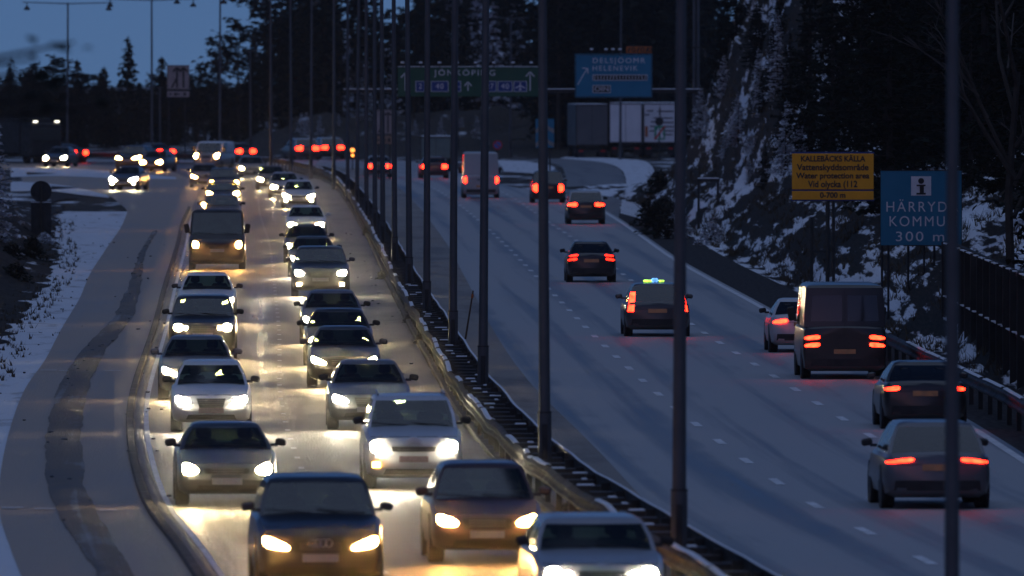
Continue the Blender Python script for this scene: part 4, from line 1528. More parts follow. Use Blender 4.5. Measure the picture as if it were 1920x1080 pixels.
# yellow water-protection sign
Y = 395
g0 = ground_of(1562, Y)
r, w, h, cz = plate_sign("warning_sign", "yellow water protection notice with black lettering on the snowy slope", "sign", 1485, 288, 1638, 355, Y, MT["sign_yellow"], (1553, 1563), g0)
for i, (tx, sz, wd) in enumerate((("KALLEBÄCKS KÄLLA", 0.24, 2.02), ("Vattenskyddsområde", 0.27, 2.25), ("Water protection area", 0.25, 2.30), ("Vid olycka (112", 0.28, 1.55))):
    text_mb(tx, sz, MT["ink"], r, (0, -0.032, cz + h / 2 - 0.17 - 0.265 * i), bold=0.006, width=wd)
q = MB(); q.box((0, 0, cz - h / 2 - 0.19), (w, 0.05, 0.27), bev=0.012); q.build("distance_plate", MT["sign_yellow"], r)
text_mb("0-700 m", 0.24, MT["ink"], r, (0, -0.032, cz - h / 2 - 0.19), bold=0.006)
q = MB(); q.box((0, 0.03, cz - h / 2 - 0.027), (w, 0.03, 0.055)); q.box((0, 0.03, cz + h / 2 + 0.03), (w + 0.05, 0.03, 0.05)); q.box((0, 0.03, cz - h / 2 - 0.345), (w + 0.05, 0.03, 0.04)); q.build("frame", MT["sign_deep"], r)

# blue council sign
Y = 365
g0 = ground_of(1727, Y)
r, w, h, cz = plate_sign("information_sign", "big blue council sign with white letters behind the nearest lamp post", "sign", 1651, 320, 1803, 460, Y, MT["sign_blue"], (1654, 1666, 1703, 1733, 1752), g0, postr=0.035)
text_mb("HÄRRYDA", 0.42, MT["sign_white"], r, (0.02, -0.032, cz + 0.02), width=2.08, spacing=1.25)
text_mb("KOMMUN", 0.42, MT["sign_white"], r, (0.06, -0.032, cz - 0.40), width=1.95, spacing=1.25)
text_mb("300 m", 0.40, MT["sign_white"], r, (-0.03, -0.032, cz - 0.84), width=1.40, spacing=1.2)
q = MB(); q.box((0, -0.028, cz + 0.64), (0.58, 0.012, 0.56)); q.build("symbol_plate", MT["sign_white"], r)
q = MB()
q.cyl((0, -0.036, cz + 0.785), (0, -0.044, cz + 0.785), 0.085, n=20)
q.box((0.0, -0.04, cz + 0.655), (0.26, 0.008, 0.045)); q.box((0.02, -0.04, cz + 0.53), (0.12, 0.008, 0.205)); q.box((0.0, -0.04, cz + 0.415), (0.27, 0.008, 0.05))
q.build("information_symbol", MT["ink"], r)
q = MB()
for sx in (-1, 1):
    q.box((sx * (w / 2 + 0.006), 0, cz), (0.012, 0.07, h))
q.box((0, 0, cz + h / 2 + 0.008), (w + 0.03, 0.07, 0.016)); q.box((0.35, -0.01, cz - h / 2 - 0.012), (1.5, 0.06, 0.022))
q.build("edge_trim", MT["galv"], r)

# empty sign frames on the slope
def frame_stand(label, xs, Y, top, bars):
    gx = (sum(xs) / len(xs) - CX) / F * Y
    g0 = hill_at(gx, Y)
    r = empty("bare_sign_stand", (gx, Y, g0)); tag(r, label, "sign frame", "bare sign frames on the slope")
    for px, tp in zip(xs, top):
        x = (px - CX) / F * Y
        q = MB(); q.cyl((x - gx, 0, hill_at(x, Y) - g0 - 0.2), (x - gx, 0, PY(px, tp, Y).z - g0), 0.055, n=8); q.build("post", MT["dark"], r, 40)
    xa, xb = (xs[0] - CX) / F * Y - gx, (xs[-1] - CX) / F * Y - gx
    for py, th in bars:
        z = PY(xs[0], py, Y).z - g0
        q = MB(); q.box(((xa + xb) / 2, -0.03, z), (xb - xa + 0.14, 0.05, th)); q.build("crossbar", MT["dark"], r)
    z = PY(xs[0], top[0], Y).z - g0
    q = MB(); q.box(((xa + xb) / 2 if bars[0][1] > 0.08 else xa, -0.02, z + 0.045), (xb - xa + 0.1 if bars[0][1] > 0.08 else 0.12, 0.1, 0.05), bev=0.02); q.build("snow_cap", MT["snow"], r)
    return r


frame_stand("bare two-legged sign frame with snow on its top bar left of the yellow sign", (1310, 1346), 560, (336, 336), ((338, 0.12), (392, 0.05)))
frame_stand("bare post pair with one crossbar just under the yellow sign", (1522, 1551), 405, (408, 380), ((472, 0.06),))

# gantry
Y = 700
xl, xr = (652 - CX) / F * Y, (1309 - CX) / F * Y
r = empty("sign_gantry", ((xl + xr) / 2, Y, 0)); tag(r, "overhead gantry with frosted beam across the outbound road", "gantry")
mx_ = (xl + xr) / 2
zb = PY(960, 171, Y).z
for yy in (0, 0.5):
    q = MB(); q.box((0, yy, zb), (xr - xl + 0.5, 0.16, 0.20)); q.build("beam", MT["rail_dark"], r)
q = MB(); q.box((0, 0.0, zb + 0.125), (xr - xl + 0.5, 0.2, 0.05), bev=0.02); q.build("frost", MT["snow"], r)
for x, zt in ((xl - mx_, zb), (xr - mx_ - 0.22, 11.5), (xr - mx_, 11.0)):
    q = MB(); q.cyl((x, 0.25, 0), (x, 0.25, zt), 0.10, 0.085, n=10); q.build("leg", MT["pole"], r, 40)
q = MB(); q.tube([(xr - mx_ - 0.22, 0.1, 8.25), (xr - mx_ - 0.30, -0.35, 8.35), (xr - mx_ + 0.2, -0.5, 8.3), (xr - mx_ + 0.42, -0.5, 8.0)], [0.04] * 4, 6); q.build("camera_arm", MT["galv"], r, 40)
q = MB(); q.cyl((xr - mx_ + 0.42, -0.5, 8.02), (xr - mx_ + 0.42, -0.5, 7.78), 0.10, 0.13, 10); q.build("camera_housing", MT["galv"], r, 40)


def arrow_up(mb, x, z0, z1, wd=0.07, hd=0.26, y=-0.03):
    mb.box((x, y, (z0 + z1) / 2 - 0.05), (wd, 0.012, z1 - z0 - 0.1))
    for sx in (-1, 1):
        mb.box((x + sx * hd * 0.34, y - 0.004, z1 - hd * 0.34), (wd, 0.012, hd * 0.95), Matrix.Rotation(-sx * radians(42), 3, "Y"))


g_r, w, h, cz = plate_sign("gantry_sign", "wide green direction sign with blue route plates hanging on the gantry", "sign", 746, 126, 1011, 181, 699.55, MT["sign_green"], border=None)
lx = g_r.location.x
k = 699.55 / F


def gx(px):
    return (px - CX) * k - lx


def gz(py):
    return PY(960, py, 699.55).z


q = MB()
arrow_up(q, gx(760), gz(170), gz(137), 0.06, 0.36)
arrow_up(q, gx(994), gz(170), gz(135), 0.06, 0.36)
arrow_up(q, gx(877.5), gz(170), gz(154), 0.06, 0.30)
q.build("arrows", MT["sign_white"], g_r)
text_mb("JÖNKÖPING", 0.44, MT["sign_white"], g_r, (gx(872), -0.032, gz(137)), spacing=1.3, width=3.4)
for i, (a, b, body) in enumerate(((779, 797, "2"), (808, 841, "40"), (852, 864.5, "–"), (906, 931, "27"), (933, 961, "40"), (963, 988, ""))):
    q = MB(); q.box(((gx(a) + gx(b)) / 2, -0.031, gz(162)), (gx(b) - gx(a), 0.014, gz(152) - gz(172))); q.build("route_plate", MT["sign_deep"], g_r)
    e = MB()
    x0, x1, z0, z1 = gx(a), gx(b), gz(172), gz(152)
    for xx in (x0 + 0.02, x1 - 0.02):
        e.box((xx, -0.040, (z0 + z1) / 2), (0.03, 0.008, z1 - z0))
    for zz in (z0 + 0.015, z1 - 0.015):
        e.box(((x0 + x1) / 2, -0.040, zz), (x1 - x0 - 0.08, 0.008, 0.025))
    e.build("plate_edge", MT["sign_white"], g_r)
    if body:
        text_mb(body, 0.42, MT["sign_white"], g_r, ((x0 + x1) / 2, -0.040, gz(162)), spacing=1.15)
    else:
        e = MB(); xm = (x0 + x1) / 2
        e.box((xm, -0.042, gz(162)), (0.06, 0.008, 0.42)); e.box((xm - 0.13, -0.044, gz(162) - 0.02), (0.3, 0.008, 0.06), Matrix.Rotation(-0.5, 3, "Y")); e.box((xm + 0.13, -0.044, gz(162) - 0.02), (0.3, 0.008, 0.06), Matrix.Rotation(0.5, 3, "Y")); e.box((xm, -0.046, gz(162) - 0.18), (0.18, 0.008, 0.05))
        e.build("aeroplane_symbol", MT["sign_white"], g_r)
q = MB(); q.box((0, 0.0, cz + h / 2 + 0.03), (w, 0.12, 0.04), bev=0.012); q.build("frost", MT["snow"], g_r)


def sign_lamps(parent, xs, z, name="sign_lamp"):
    for x in xs:
        q = MB(); q.tube([(x, 0.05, z - 0.28), (x, -0.55, z)], [0.025, 0.025], 6); q.box((x, -0.62, z), (0.17, 0.22, 0.09), bev=0.02)
        o = q.build(name, MT["dark"], parent)
        q = MB(); q.box((x, -0.62, z + 0.08), (0.20, 0.24, 0.10), bev=0.03); q.build("snow_cap", MT["snow"], o)


sign_lamps(g_r, [gx(p) for p in (755, 789, 824, 857, 892, 926, 962, 996)], gz(120))

b_r, w, h, cz = plate_sign("exit_sign", "blue exit sign with slanting arrow above the parked trailers", "sign", 1078, 101, 1223, 183, 699.5, MT["sign_blue"], border="galv")
lx = b_r.location.x
text_mb("DELSJÖOMR", 0.40, MT["sign_white"], b_r, (gx(1160), -0.032, gz(114)), spacing=1.3, width=2.9)
text_mb("HELENEVIK", 0.40, MT["sign_white"], b_r, (gx(1153), -0.032, gz(128.5)), spacing=1.3, width=2.5)
for (a, b, z, hh, n_) in ((1111, 1214, 145.5, 0.33, 17), (1111, 1145, 167, 0.43, 0)):
    q = MB(); q.box(((gx(a) + gx(b)) / 2, -0.030, gz(z)), (gx(b) - gx(a), 0.012, hh), bev=0.005); q.build("inset_plate", MT["sign_white"], b_r)
    q = MB(); q.box(((gx(a) + gx(b)) / 2, -0.039, gz(z)), (gx(b) - gx(a) - 0.07, 0.008, hh - 0.07)); q.build("inset_field", MT["ink"], b_r)
text_mb("OIN", 0.36, MT["sign_white"], b_r, (gx(1128), -0.045, gz(167)), width=0.78)
q = MB()
for i in range(17):
    q.box((gx(1115 + i * 5.9), -0.046, gz(145.5)), (0.035, 0.008, 0.20), Matrix.Rotation(RN.choice((-0.25, 0, 0, 0.25)), 3, "Y"))
q.build("worn_lettering", MT["sign_white"], b_r)
q = MB()
a, b = Vector((gx(1083), 0, gz(159))), Vector((gx(1101), 0, gz(128)))
ln = (b - a).length
ang = atan2(b.x - a.x, b.z - a.z)
q.box(((a.x + b.x) / 2, -0.033, (a.z + b.z) / 2), (0.045, 0.012, ln), Matrix.Rotation(ang, 3, "Y"))
q.box((b.x - 0.13, -0.037, b.z - 0.0), (0.3, 0.012, 0.05), Matrix.Rotation(0.15, 3, "Y")); q.box((b.x + 0.03, -0.037, b.z - 0.14), (0.05, 0.012, 0.3))
q.build("arrow", MT["sign_white"], b_r)
sign_lamps(b_r, [gx(p) for p in (1109, 1136, 1149, 1162)], gz(95))
o_r, w, h, cz = plate_sign("orange_sign", "small orange board with dark marks on top of the blue exit sign", "sign", 1174, 87, 1222, 99.5, 699.5, MT["sign_orange"])
q = MB()
for i, xx in enumerate((-0.55, -0.3, -0.05, 0.2, 0.45, 0.6)):
    q.torus((xx, -0.03, cz), 0.10, 0.028, n=12, k=4) if i % 2 else q.box((xx, -0.03, cz), (0.08, 0.012, 0.26), Matrix.Rotation(0.4, 3, "Y"))
q.build("dark_marks", MT["ink"], o_r)
q = MB(); q.box((0, 0.02, cz + h / 2 + 0.02), (w + 0.1, 0.1, 0.03)); q.box((0.3, 0.08, cz - h / 2 - 0.2), (0.08, 0.05, 0.6)); q.box((-0.3, 0.08, cz - h / 2 - 0.2), (0.08, 0.05, 0.6)); q.build("frame", MT["rail_dark"], o_r)


# lane-arrow boards
def lane_board(label, px0, py0, px1, py1, Y, lower, lowmat, posts):
    r, w, h, cz = plate_sign("lane_sign", label, "sign", px0, py0, px1, py1, Y, MT["sign_pink"], posts, border="ink", group="lane arrow boards")
    q = MB()
    arrow_up(q, w * 0.24, cz - h * 0.42, cz + h * 0.40, w * 0.085, w * 0.27)
    arrow_up(q, -w * 0.05, cz - h * 0.05, cz + h * 0.40, w * 0.085, w * 0.27)
    q.box((-w * 0.05, -0.032, cz - h * 0.25), (w * 0.085, 0.012, h * 0.36))
    q.box((-w * 0.18, -0.036, cz - h * 0.24), (w * 0.085, 0.012, h * 0.42), Matrix.Rotation(radians(28), 3, "Y"))
    q.build("arrows", MT["ink"], r)
    zb_ = PY(px0, lower, Y).z
    zt_ = PY(px0, py1 + 3, Y).z
    q = MB(); q.box((0, 0, (zb_ + zt_) / 2), (w, 0.05, zt_ - zb_), bev=0.01); q.build("lower_plate", lowmat, r)
    q = MB()
    for i, u in enumerate((-0.34, -0.12, 0.02, 0.3)):
        q.box((u * w, -0.03, (zb_ + zt_) / 2), (w * 0.12, 0.012, (zt_ - zb_) * (0.5 if i % 2 else 0.25)))
    q.build("plate_marks", MT["ink"], r)
    return r


lane_board("lane arrow board standing against the sky in front of the far forest", 313, 122, 355, 168, 955, 182, MT["sign_pink"], (317, 347))
lane_board("lane arrow board among the median posts below the green gantry sign", 704, 206, 736, 252, 800, 270, paint("sign_aged_yellow", (0.34, 0.2, 0.13), 0.5), (710, 731))
# small far sign masts at the left
for px, tp, lb in ((300, 165, "thin bare mast left of the far lane arrow board"), (412, 262, "")):
    if lb:
        x = (px - CX) / F * 960
        r = empty("sign_mast", (x, 960, 0)); tag(r, lb, "mast")
        q = MB(); q.cyl((0, 0, 0), (0, 0, PY(px, tp, 960).z), 0.06, n=8); q.build("mast_tube", MT["pole"], r, 40)
        q = MB(); q.box((0, 0, PY(px, tp, 960).z + 0.03), (0.5, 0.08, 0.06)); q.build("mast_bar", MT["pole"], r)
# chevron marker
r, w, h, cz = plate_sign("chevron_marker", "blue and white chevron board on the exit gore behind the third lamp post", "sign", 1004, 223, 1039, 277, 760, MT["sign_blue"], (1012, 1031))
q = MB()
for zc in (cz + h * 0.12, cz - h * 0.36):
    for sx in (-1, 1):
        q.add([(0, -0.03, zc + 0.34), (0, -0.03, zc + 0.08), (sx * w * 0.5, -0.03, zc - 0.22), (sx * w * 0.5, -0.03, zc + 0.04)], [(0, 1, 2, 3) if sx > 0 else (3, 2, 1, 0)])
q.build("chevrons", paint("chevron_pale", (0.30, 0.28, 0.26), 0.5), r)
# no-stopping disc
x = (933 - CX) / F * 850
r = empty("no_stopping_sign", (x, 850, 0)); tag(r, "small round blue and red road sign above the white van", "sign")
zc = PY(933, 272, 850).z
q = MB(); q.cyl((0, 0.05, 0), (0, 0.05, zc + 0.25), 0.035, n=8); q.build("post", MT["galv"], r, 40)
q = MB(); q.cyl((0, 0, zc), (0, 0.02, zc), 0.32, n=28); q.build("disc", MT["sign_red"], r)
q = MB(); q.cyl((0, -0.012, zc), (0, -0.002, zc), 0.23, n=28); q.build("disc_field", paint("disc_blue", (0.03, 0.16, 0.5), 0.4), r)
q = MB(); q.box((0, -0.018, zc), (0.07, 0.006, 0.46), Matrix.Rotation(radians(-45), 3, "Y")); q.build("disc_bar", MT["sign_red"], r)
# motorway-ends plate
r, w, h, cz = plate_sign("motorway_end_sign", "green motorway-ends plate with a red slash before the lettered trailer", "sign", 1227, 236, 1247, 262, 900, MT["motorway_green"], (1236,))
q = MB()
for sx in (-1, 1):
    q.add([(sx * 0.05, -0.03, cz + h * 0.36), (sx * 0.13, -0.03, cz + h * 0.36), (sx * 0.30, -0.03, cz - h * 0.40), (sx * 0.07, -0.03, cz - h * 0.40)], [(0, 1, 2, 3) if sx < 0 else (3, 2, 1, 0)])
q.box((0, -0.032, cz + 0.1), (0.62, 0.008, 0.07))
q.build("motorway_symbol", MT["sign_white"], r)
q = MB(); q.box((0, -0.044, cz), (0.12, 0.012, 1.22), Matrix.Rotation(radians(38), 3, "Y")); q.build("red_slash", MT["sign_red"], r)
zc = PY(1236, 228, 900).z
q = MB(); q.cyl((-0.03, -0.01, zc), (-0.03, 0.03, zc), 0.30, n=24); q.build("round_plate", MT["rubber_back"], r)
# amber warning lamp
x = (661 - CX) / F * 870
r = empty("warning_lamp", (x, 870, 0)); tag(r, "amber warning light low among the median posts", "warning light")
q = MB(); q.cyl((0, 0.03, 0), (0, 0.03, 1.9), 0.04, n=8); q.build("post", MT["dark"], r)
q = MB(); q.box((0, 0.1, 1.2), (0.34, 0.12, 0.82), bev=0.03); q.build("housing", MT["dark"], r)
for zz, rr_ in ((1.38, 0.15), (1.02, 0.11)):
    q = MB(); q.cyl((0, 0.03, zz), (0, -0.03, zz), rr_, rr_ * 0.8, 14); q.build("lens", MT["amber_flash"], r)
# back of the round sign on the left verge
p_ = P(77, 446)
r = empty("round_sign", (p_.x, p_.y, 0)); tag(r, "dark back of a round road sign above a tall plate on the left verge", "sign")
k2 = p_.y / F
zc, z1, z2 = PY(77, 359, p_.y).z, PY(77, 380, p_.y).z, PY(77, 441, p_.y).z
q = MB(); q.cyl((0, 0.0, -0.1), (0, 0.0, zc + 0.4), 0.05, n=10); q.build("post", MT["galv"], r, 40)
q = MB(); q.cyl((0, 0.06, zc), (0, 0.09, zc), 20 * k2, n=36); q.build("round_plate", MT["rubber_back"], r, 40)
q = MB(); q.box((0, 0.075, (z1 + z2) / 2), (38 * k2, 0.03, z1 - z2), bev=0.01); q.build("tall_plate", MT["rubber_back"], r)
q = MB(); q.torus((0, 0.055, zc), 19.4 * k2, 0.014, n=36, k=4)
for zz in (zc + 0.12, zc - 0.12, z1 - 0.25, z2 + 0.25):
    q.box((0, 0.05, zz), (30 * k2, 0.02, 0.05))
q.build("bracket", MT["dark"], r)
q = MB(); q.box((0, 0.075, z1 + 0.015), (38 * k2, 0.05, 0.03), bev=0.01); q.build("snow_cap", MT["snow"], r)
# sticks and stubs in the median
p_ = P(872, 640)
r = empty("snow_stick", (p_.x, p_.y, 0)); tag(r, "thin brown snow stick leaning beside the fourth lamp post", "snow stick")
q = MB(); q.cyl((0, 0, 0), (0.22, 0.1, 1.38), 0.028, 0.02, 8); q.build("stick", MT["wood"], r)
q = MB(); q.cyl((0.19, 0.086, 1.18), (0.205, 0.093, 1.28), 0.034, 0.034, 8); q.build("reflector", MT["sign_orange"], r)
for px, py, hgt, lb in ((899, 828, 0.52, "short brown marker stub standing by the median kerb"), (828, 700, 0.3, "second low marker stub by the median kerb, half covered in snow")):
    p_ = P(px, py)
    r = empty("marker_stub", (p_.x, p_.y, 0)); tag(r, lb, "marker post")
    q = MB(); q.box((0, 0, hgt / 2), (0.09, 0.07, hgt), bev=0.015); q.build("stub", MT["wood"], r)
    q = MB(); q.box((0, 0, hgt + 0.015), (0.1, 0.08, 0.03), bev=0.012); q.build("snow_cap", MT["snow"], r)

# board fence on the right
r = empty("board_fence", (12.0, 340, 0)); tag(r, "tall dark board fence with snowy rails behind the right guard rail", "fence")
fx0, fy0, fx1, fy1 = 11.85, 342.0, 12.15, 200.0
nb = 300
q = MB(); q2 = MB(); q3 = MB()
for i in range(nb):
    t = i / nb
    x, y = fx0 + (fx1 - fx0) * t, fy0 + (fy1 - fy0) * t
    zt = 2.45 + 0.02 * noise.noise((i * 0.7, 0, 0))
    q.box((x - 12.0, y - 340, zt / 2 - 0.05 + 0.1), (0.05, 0.40, zt), None)
o = q.build("boards", MT["board"], r)
for zz, m_, nm in ((2.62, "board", "top_rail"), (1.18, "board", "middle_rail")):
    q = MB(); q.box((-0.09, (fy0 + fy1) / 2 - 340, zz), (0.14, fy0 - fy1, 0.10), Matrix.Rotation(-atan2(fx1 - fx0, fy0 - fy1), 3, "Z")); q.build(nm, MT[m_], r)
    for i in range(150):
        if RN.random() < 0.75:
            t = (i + RN.random()) / 150
            q2.box((fx0 + (fx1 - fx0) * t - 12.09, fy0 + (fy1 - fy0) * t - 340, zz + 0.07), (0.11, RN.uniform(0.2, 0.9), 0.035), bev=0.012)
q2.build("rail_snow", MT["snow"], r)
for i in range(36):
    t = i / 35
    q = MB(); q.box((fx0 + (fx1 - fx0) * t - 12.1, fy0 + (fy1 - fy0) * t - 340, 1.35), (0.16, 0.16, 2.75)); q.build("post", MT["board"], r)

# ------------------------------------------------------------------ trees
def clump(mb, c, s, rnd, droop=0.3, n=1):
    """A spray of needles: narrow bent diamonds around c."""
    for _ in range(n):
        a = rnd.uniform(0, 2 * pi)
        d = Vector((cos(a), sin(a), rnd.uniform(-droop - 0.35, 0.35))).normalized()
        sd_ = d.cross(Vector((rnd.uniform(-.4, .4), rnd.uniform(-.4, .4), 1))).normalized() * s * rnd.uniform(0.22, 0.42)
        l = d * s * rnd.uniform(0.7, 1.2)
        o = c - l * 0.4
        mb.add([o, o + l * 0.5 + sd_, o + l + Vector((0, 0, -0.15 * s)), o + l * 0.5 - sd_], [(0, 1, 2), (0, 2, 3)])


def spruce_mesh(h, R, seed, dens=1.0, s=0.5, bare=0.08, ragged=0.35, power=0.85):
    rnd = random.Random(seed)
    tr, cr = MB(), MB()
    pts = [Vector((0.10 * noise.noise((seed, k * 0.4, 0)) * k / 8, 0.1 * noise.noise((seed, 5, k * 0.4)) * k / 8, h * k / 8)) for k in range(9)]
    tr.tube(pts, [0.016 * h * (1 - k / 8.6) + 0.012 for k in range(9)], 7)
    z = h * bare
    lean = rnd.uniform(0, 6.28)
    while z < h * 0.985:
        t = z / h
        rr = R * (1 - t) ** power * (0.5 + 0.5 * min(1, (t - bare * 0.5) * 9)) * (1 + 0.18 * noise.noise((seed * 3.1, z * 0.8, 0)))
        nb_ = rnd.randint(5, 8) if t < 0.85 else rnd.randint(3, 5)
        for b in range(nb_):
            a = rnd.uniform(0, 2 * pi)
            ln = rr * rnd.uniform(1 - ragged, 1 + ragged * 0.6) * (1 + 0.15 * cos(a - lean))
            if rnd.random() < 0.08:
                continue
            dz = -0.28 * ln * rnd.uniform(0.2, 1.2) + 0.10 * ln
            e = Vector((cos(a) * ln, sin(a) * ln, z + dz))
            p0 = Vector((0, 0, z))
            mid = p0.lerp(e, 0.5) + Vector((0, 0, -0.04 * ln))
            if ln > 0.5:
                tr.tube([p0, mid, e], [0.004 * h * 0.35 + 0.006, 0.012, 0.005], 3)
            k = max(2, int(ln / (s * 0.42) * dens))
            for i in range(k):
                u = (i + rnd.uniform(0.25, 1)) / k
                if u < 0.18:
                    continue
                p = p0.lerp(mid, u * 2) if u < 0.5 else mid.lerp(e, u * 2 - 1)
                sp = 0.16 * s + 0.10 * ln * (1 - abs(u - 0.5))
                clump(cr, p + Vector((rnd.gauss(0, sp), rnd.gauss(0, sp), rnd.gauss(0, 0.10 * s) - 0.05)), s * rnd.uniform(0.6, 1.15), rnd, 0.4, 2)
        z += max(0.16, 0.034 * h * rnd.uniform(0.6, 1.3)) / max(0.7, dens)
    for k in range(5):
        clump(cr, Vector((0, 0, h * (0.955 + 0.011 * k))), s * 0.5, rnd, -0.6, 2)
    return tr, cr


def pine_mesh(h, R, seed, s=0.5):
    rnd = random.Random(seed)
    tr, cr = MB(), MB()
    pts = [Vector((0.35 * noise.noise((seed, k * 0.5, 0)) * k / 4, 0.35 * noise.noise((seed, 5, k * 0.5)) * k / 4, h * k / 8)) for k in range(9)]
    tr.tube(pts, [0.015 * h * (1 - k / 9.5) + 0.015 for k in range(9)], 7)
    for i in range(34):
        t = 0.34 + 0.64 * (i / 33)
        k = t * 8
        p0 = pts[int(min(7, k))].lerp(pts[min(8, int(k) + 1)], k - int(k))
        ln = R * (0.45 + 0.75 * sin(pi * min(1, (t - 0.3) / 0.62)) ** 0.7) * rnd.uniform(0.5, 1.25)
        a = rnd.uniform(0, 2 * pi)
        e = p0 + Vector((cos(a) * ln, sin(a) * ln, ln * rnd.uniform(0.0, 0.45)))
        mid = p0.lerp(e, 0.5) + Vector((0, 0, -0.08 * ln))
        tr.tube([p0, mid, e], [0.05, 0.035, 0.012], 4)
        for q in range(int(7 + 4 * ln)):
            u = rnd.uniform(0.3, 1.08)
            p = p0.lerp(mid, u * 2) if u < 0.5 else mid.lerp(e, u * 2 - 1)
            sp = 0.26 * ln * 0.6 + 0.12
            clump(cr, p + Vector((rnd.gauss(0, sp), rnd.gauss(0, sp), abs(rnd.gauss(0, sp * 0.6)))), s * rnd.uniform(0.6, 1.1), rnd, 0.0, 3)
    return tr, cr


def birch_mesh(h, seed):
    """A leafless tree: trunk, limbs and twigs."""
    rnd = random.Random(seed)
    tr, cr = MB(), MB()

    def grow(p, d, ln, r, depth):
        q = p + d * ln
        (tr if depth < 2 else cr).tube([p, p.lerp(q, 0.5) + Vector((rnd.gauss(0, .04), rnd.gauss(0, .04), 0)) * ln, q], [r, r * 0.8, r * 0.6], 5 if depth < 2 else 3)
        if depth >= 4:
            return
        for _ in range(3 if depth else 7):
            u = rnd.uniform(0.35, 1.0)
            a = rnd.uniform(0, 2 * pi)
            nd_ = (d + Vector((cos(a), sin(a), rnd.uniform(-0.1, 0.5))) * rnd.uniform(0.5, 0.9)).normalized()
            grow(p.lerp(q, u), nd_, ln * rnd.uniform(0.42, 0.62), r * 0.5, depth + 1)
    grow(Vector((0, 0, 0)), Vector((0.03, 0, 1)), h * 0.55, 0.012 * h, 0)
    return tr, cr


class Proto:
    def __init__(self, name, meshes, needle, cat="tree"):
        self.tr, self.cr = meshes
        self.name, self.needle, self.cat, self.first = name, needle, cat, None

    def place(self, x, y, z, rz, sc, label, group=None):
        if self.first is None:
            self.first = empty(self.name, (x, y, z), rz)
            self.first.scale = (sc, sc, sc) if isinstance(sc, float) else sc
            self.tr.build("trunk", MT["bark"], self.first)
            self.cr.build("crown", MT[self.needle], self.first)
            o = self.first
        else:
            o = copy_thing(self.first, (x, y, z), rz, (sc, sc, sc) if isinstance(sc, float) else sc)
        if "group" in o:
            del o["group"]
        tag(o, label, self.cat, group)
        return o


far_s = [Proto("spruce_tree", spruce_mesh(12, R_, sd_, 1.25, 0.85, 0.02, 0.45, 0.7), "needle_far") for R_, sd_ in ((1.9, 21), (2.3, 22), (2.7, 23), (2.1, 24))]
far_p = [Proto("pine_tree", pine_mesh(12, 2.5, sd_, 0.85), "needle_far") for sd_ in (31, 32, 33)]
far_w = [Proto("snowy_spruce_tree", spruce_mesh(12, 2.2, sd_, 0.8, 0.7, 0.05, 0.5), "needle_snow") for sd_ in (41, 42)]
far_b = [Proto("bare_tree", birch_mesh(12, sd_), "bark_twig") for sd_ in (51, 52)]
MT["bark_twig"] = paint("bare_twigs", (0.055, 0.045, 0.04), 0.9, 0, 0.4, 3)
near_s = [Proto("spruce_tree", spruce_mesh(12, R_, sd_, 1.25, 0.42, 0.03, 0.35), "needle") for R_, sd_ in ((2.4, 61), (2.8, 62), (2.2, 63))]
near_w = [Proto("snowy_spruce_tree", spruce_mesh(9, 2.0, sd_, 1.1, 0.40, 0.03, 0.4), "needle_snow") for sd_ in (71, 72)]


def tree_at(proto, px, top, Y, label, group=None, base=None, wide=1.0):
    x = (px - CX) / F * Y
    z = (hill_at(x, Y) if Y < 740 and x > 0 else 0.0) if base is None else base
    zt = PY(px, top, Y).z
    hp = 9.0 if proto in near_w else 12.0
    sc = (zt - z) / hp
    return proto.place(x, Y, z - 0.1, RN.uniform(0, 6.28), (sc * wide, sc * wide, sc), label, group)


rt = random.Random(77)
# against the sky at the left
for pr, px, top, Y, wd, lb in (
        (far_s[0], 240, 66, 1120, 1.0, "pointed spruce standing highest against the sky left of the lane arrow board"),
        (far_s[1], 303, 104, 1130, 1.0, "small round-topped spruce between the pointed spruce and the lane arrow board"),
        (far_p[0], 372, 118, 1110, 0.8, "thin pine just right of the lane arrow board"),
        (far_p[1], 447, 38, 1105, 0.9, "tall pine at the left edge of the big trees with a rounded top"),
        (far_p[2], 408, 74, 1125, 0.8, "pine with a lower crown left of the rounded tall pine"),
        (far_s[2], 145, 110, 1140, 1.0, "spruce behind the lone double-armed lamp post"),
        (far_p[1], 98, 105, 1140, 1.0, "pine left of the lone double-armed lamp post"),
        (far_s[3], 196, 122, 1140, 1.0, "low spruce just left of the pointed spruce"),
        (far_s[0], 20, 106, 1140, 1.0, "leftmost spruce of the far forest edge"),
        (far_p[0], 58, 118, 1135, 1.0, "low pine near the far left of the forest edge"),
        (far_b[0], 385, 112, 1120, 1.0, "bare tree with fine twigs right of the lane arrow board")):
    tree_at(pr, px, top, Y, lb, base=0.0, wide=wd)
GF = "dark trees filling the low forest behind the far bend"
for i in range(58):
    px = -20 + i * 8.6 + rt.uniform(-6, 6)
    tree_at(rt.choice(far_s + far_p), px, rt.uniform(132, 185), rt.uniform(1075, 1190), "low dark tree in the far forest mass behind the bend", GF, base=-0.3, wide=rt.uniform(0.95, 1.5))
GB = "tall dark conifers behind the median posts and gantry"
for i in range(64):
    px = 478 + i * 9.2 + rt.uniform(-6, 6)
    lim = 28 if px < 520 else -40
    top = rt.uniform(lim, lim + 75) if px < 560 else rt.uniform(-140, 40)
    if 640 < px < 770 and rt.random() < 0.45:
        top = rt.uniform(40, 150)
    if 985 < px < 1035:
        top = rt.uniform(60, 120)
    x = (px - CX) / F * 1080
    pr = rt.choice(far_s + far_p + (far_w if px > 600 else []))
    snowy = pr in far_w
    tree_at(pr, px, top, rt.uniform(1065, 1180), ("tall snow-dusted spruce behind the median posts and gantry" if snowy else "tall dark conifer behind the median posts and gantry"), ("snow-dusted spruces behind the median posts and gantry" if snowy else GB), base=rt.uniform(1.0, 2.6), wide=rt.uniform(0.75, 1.15))
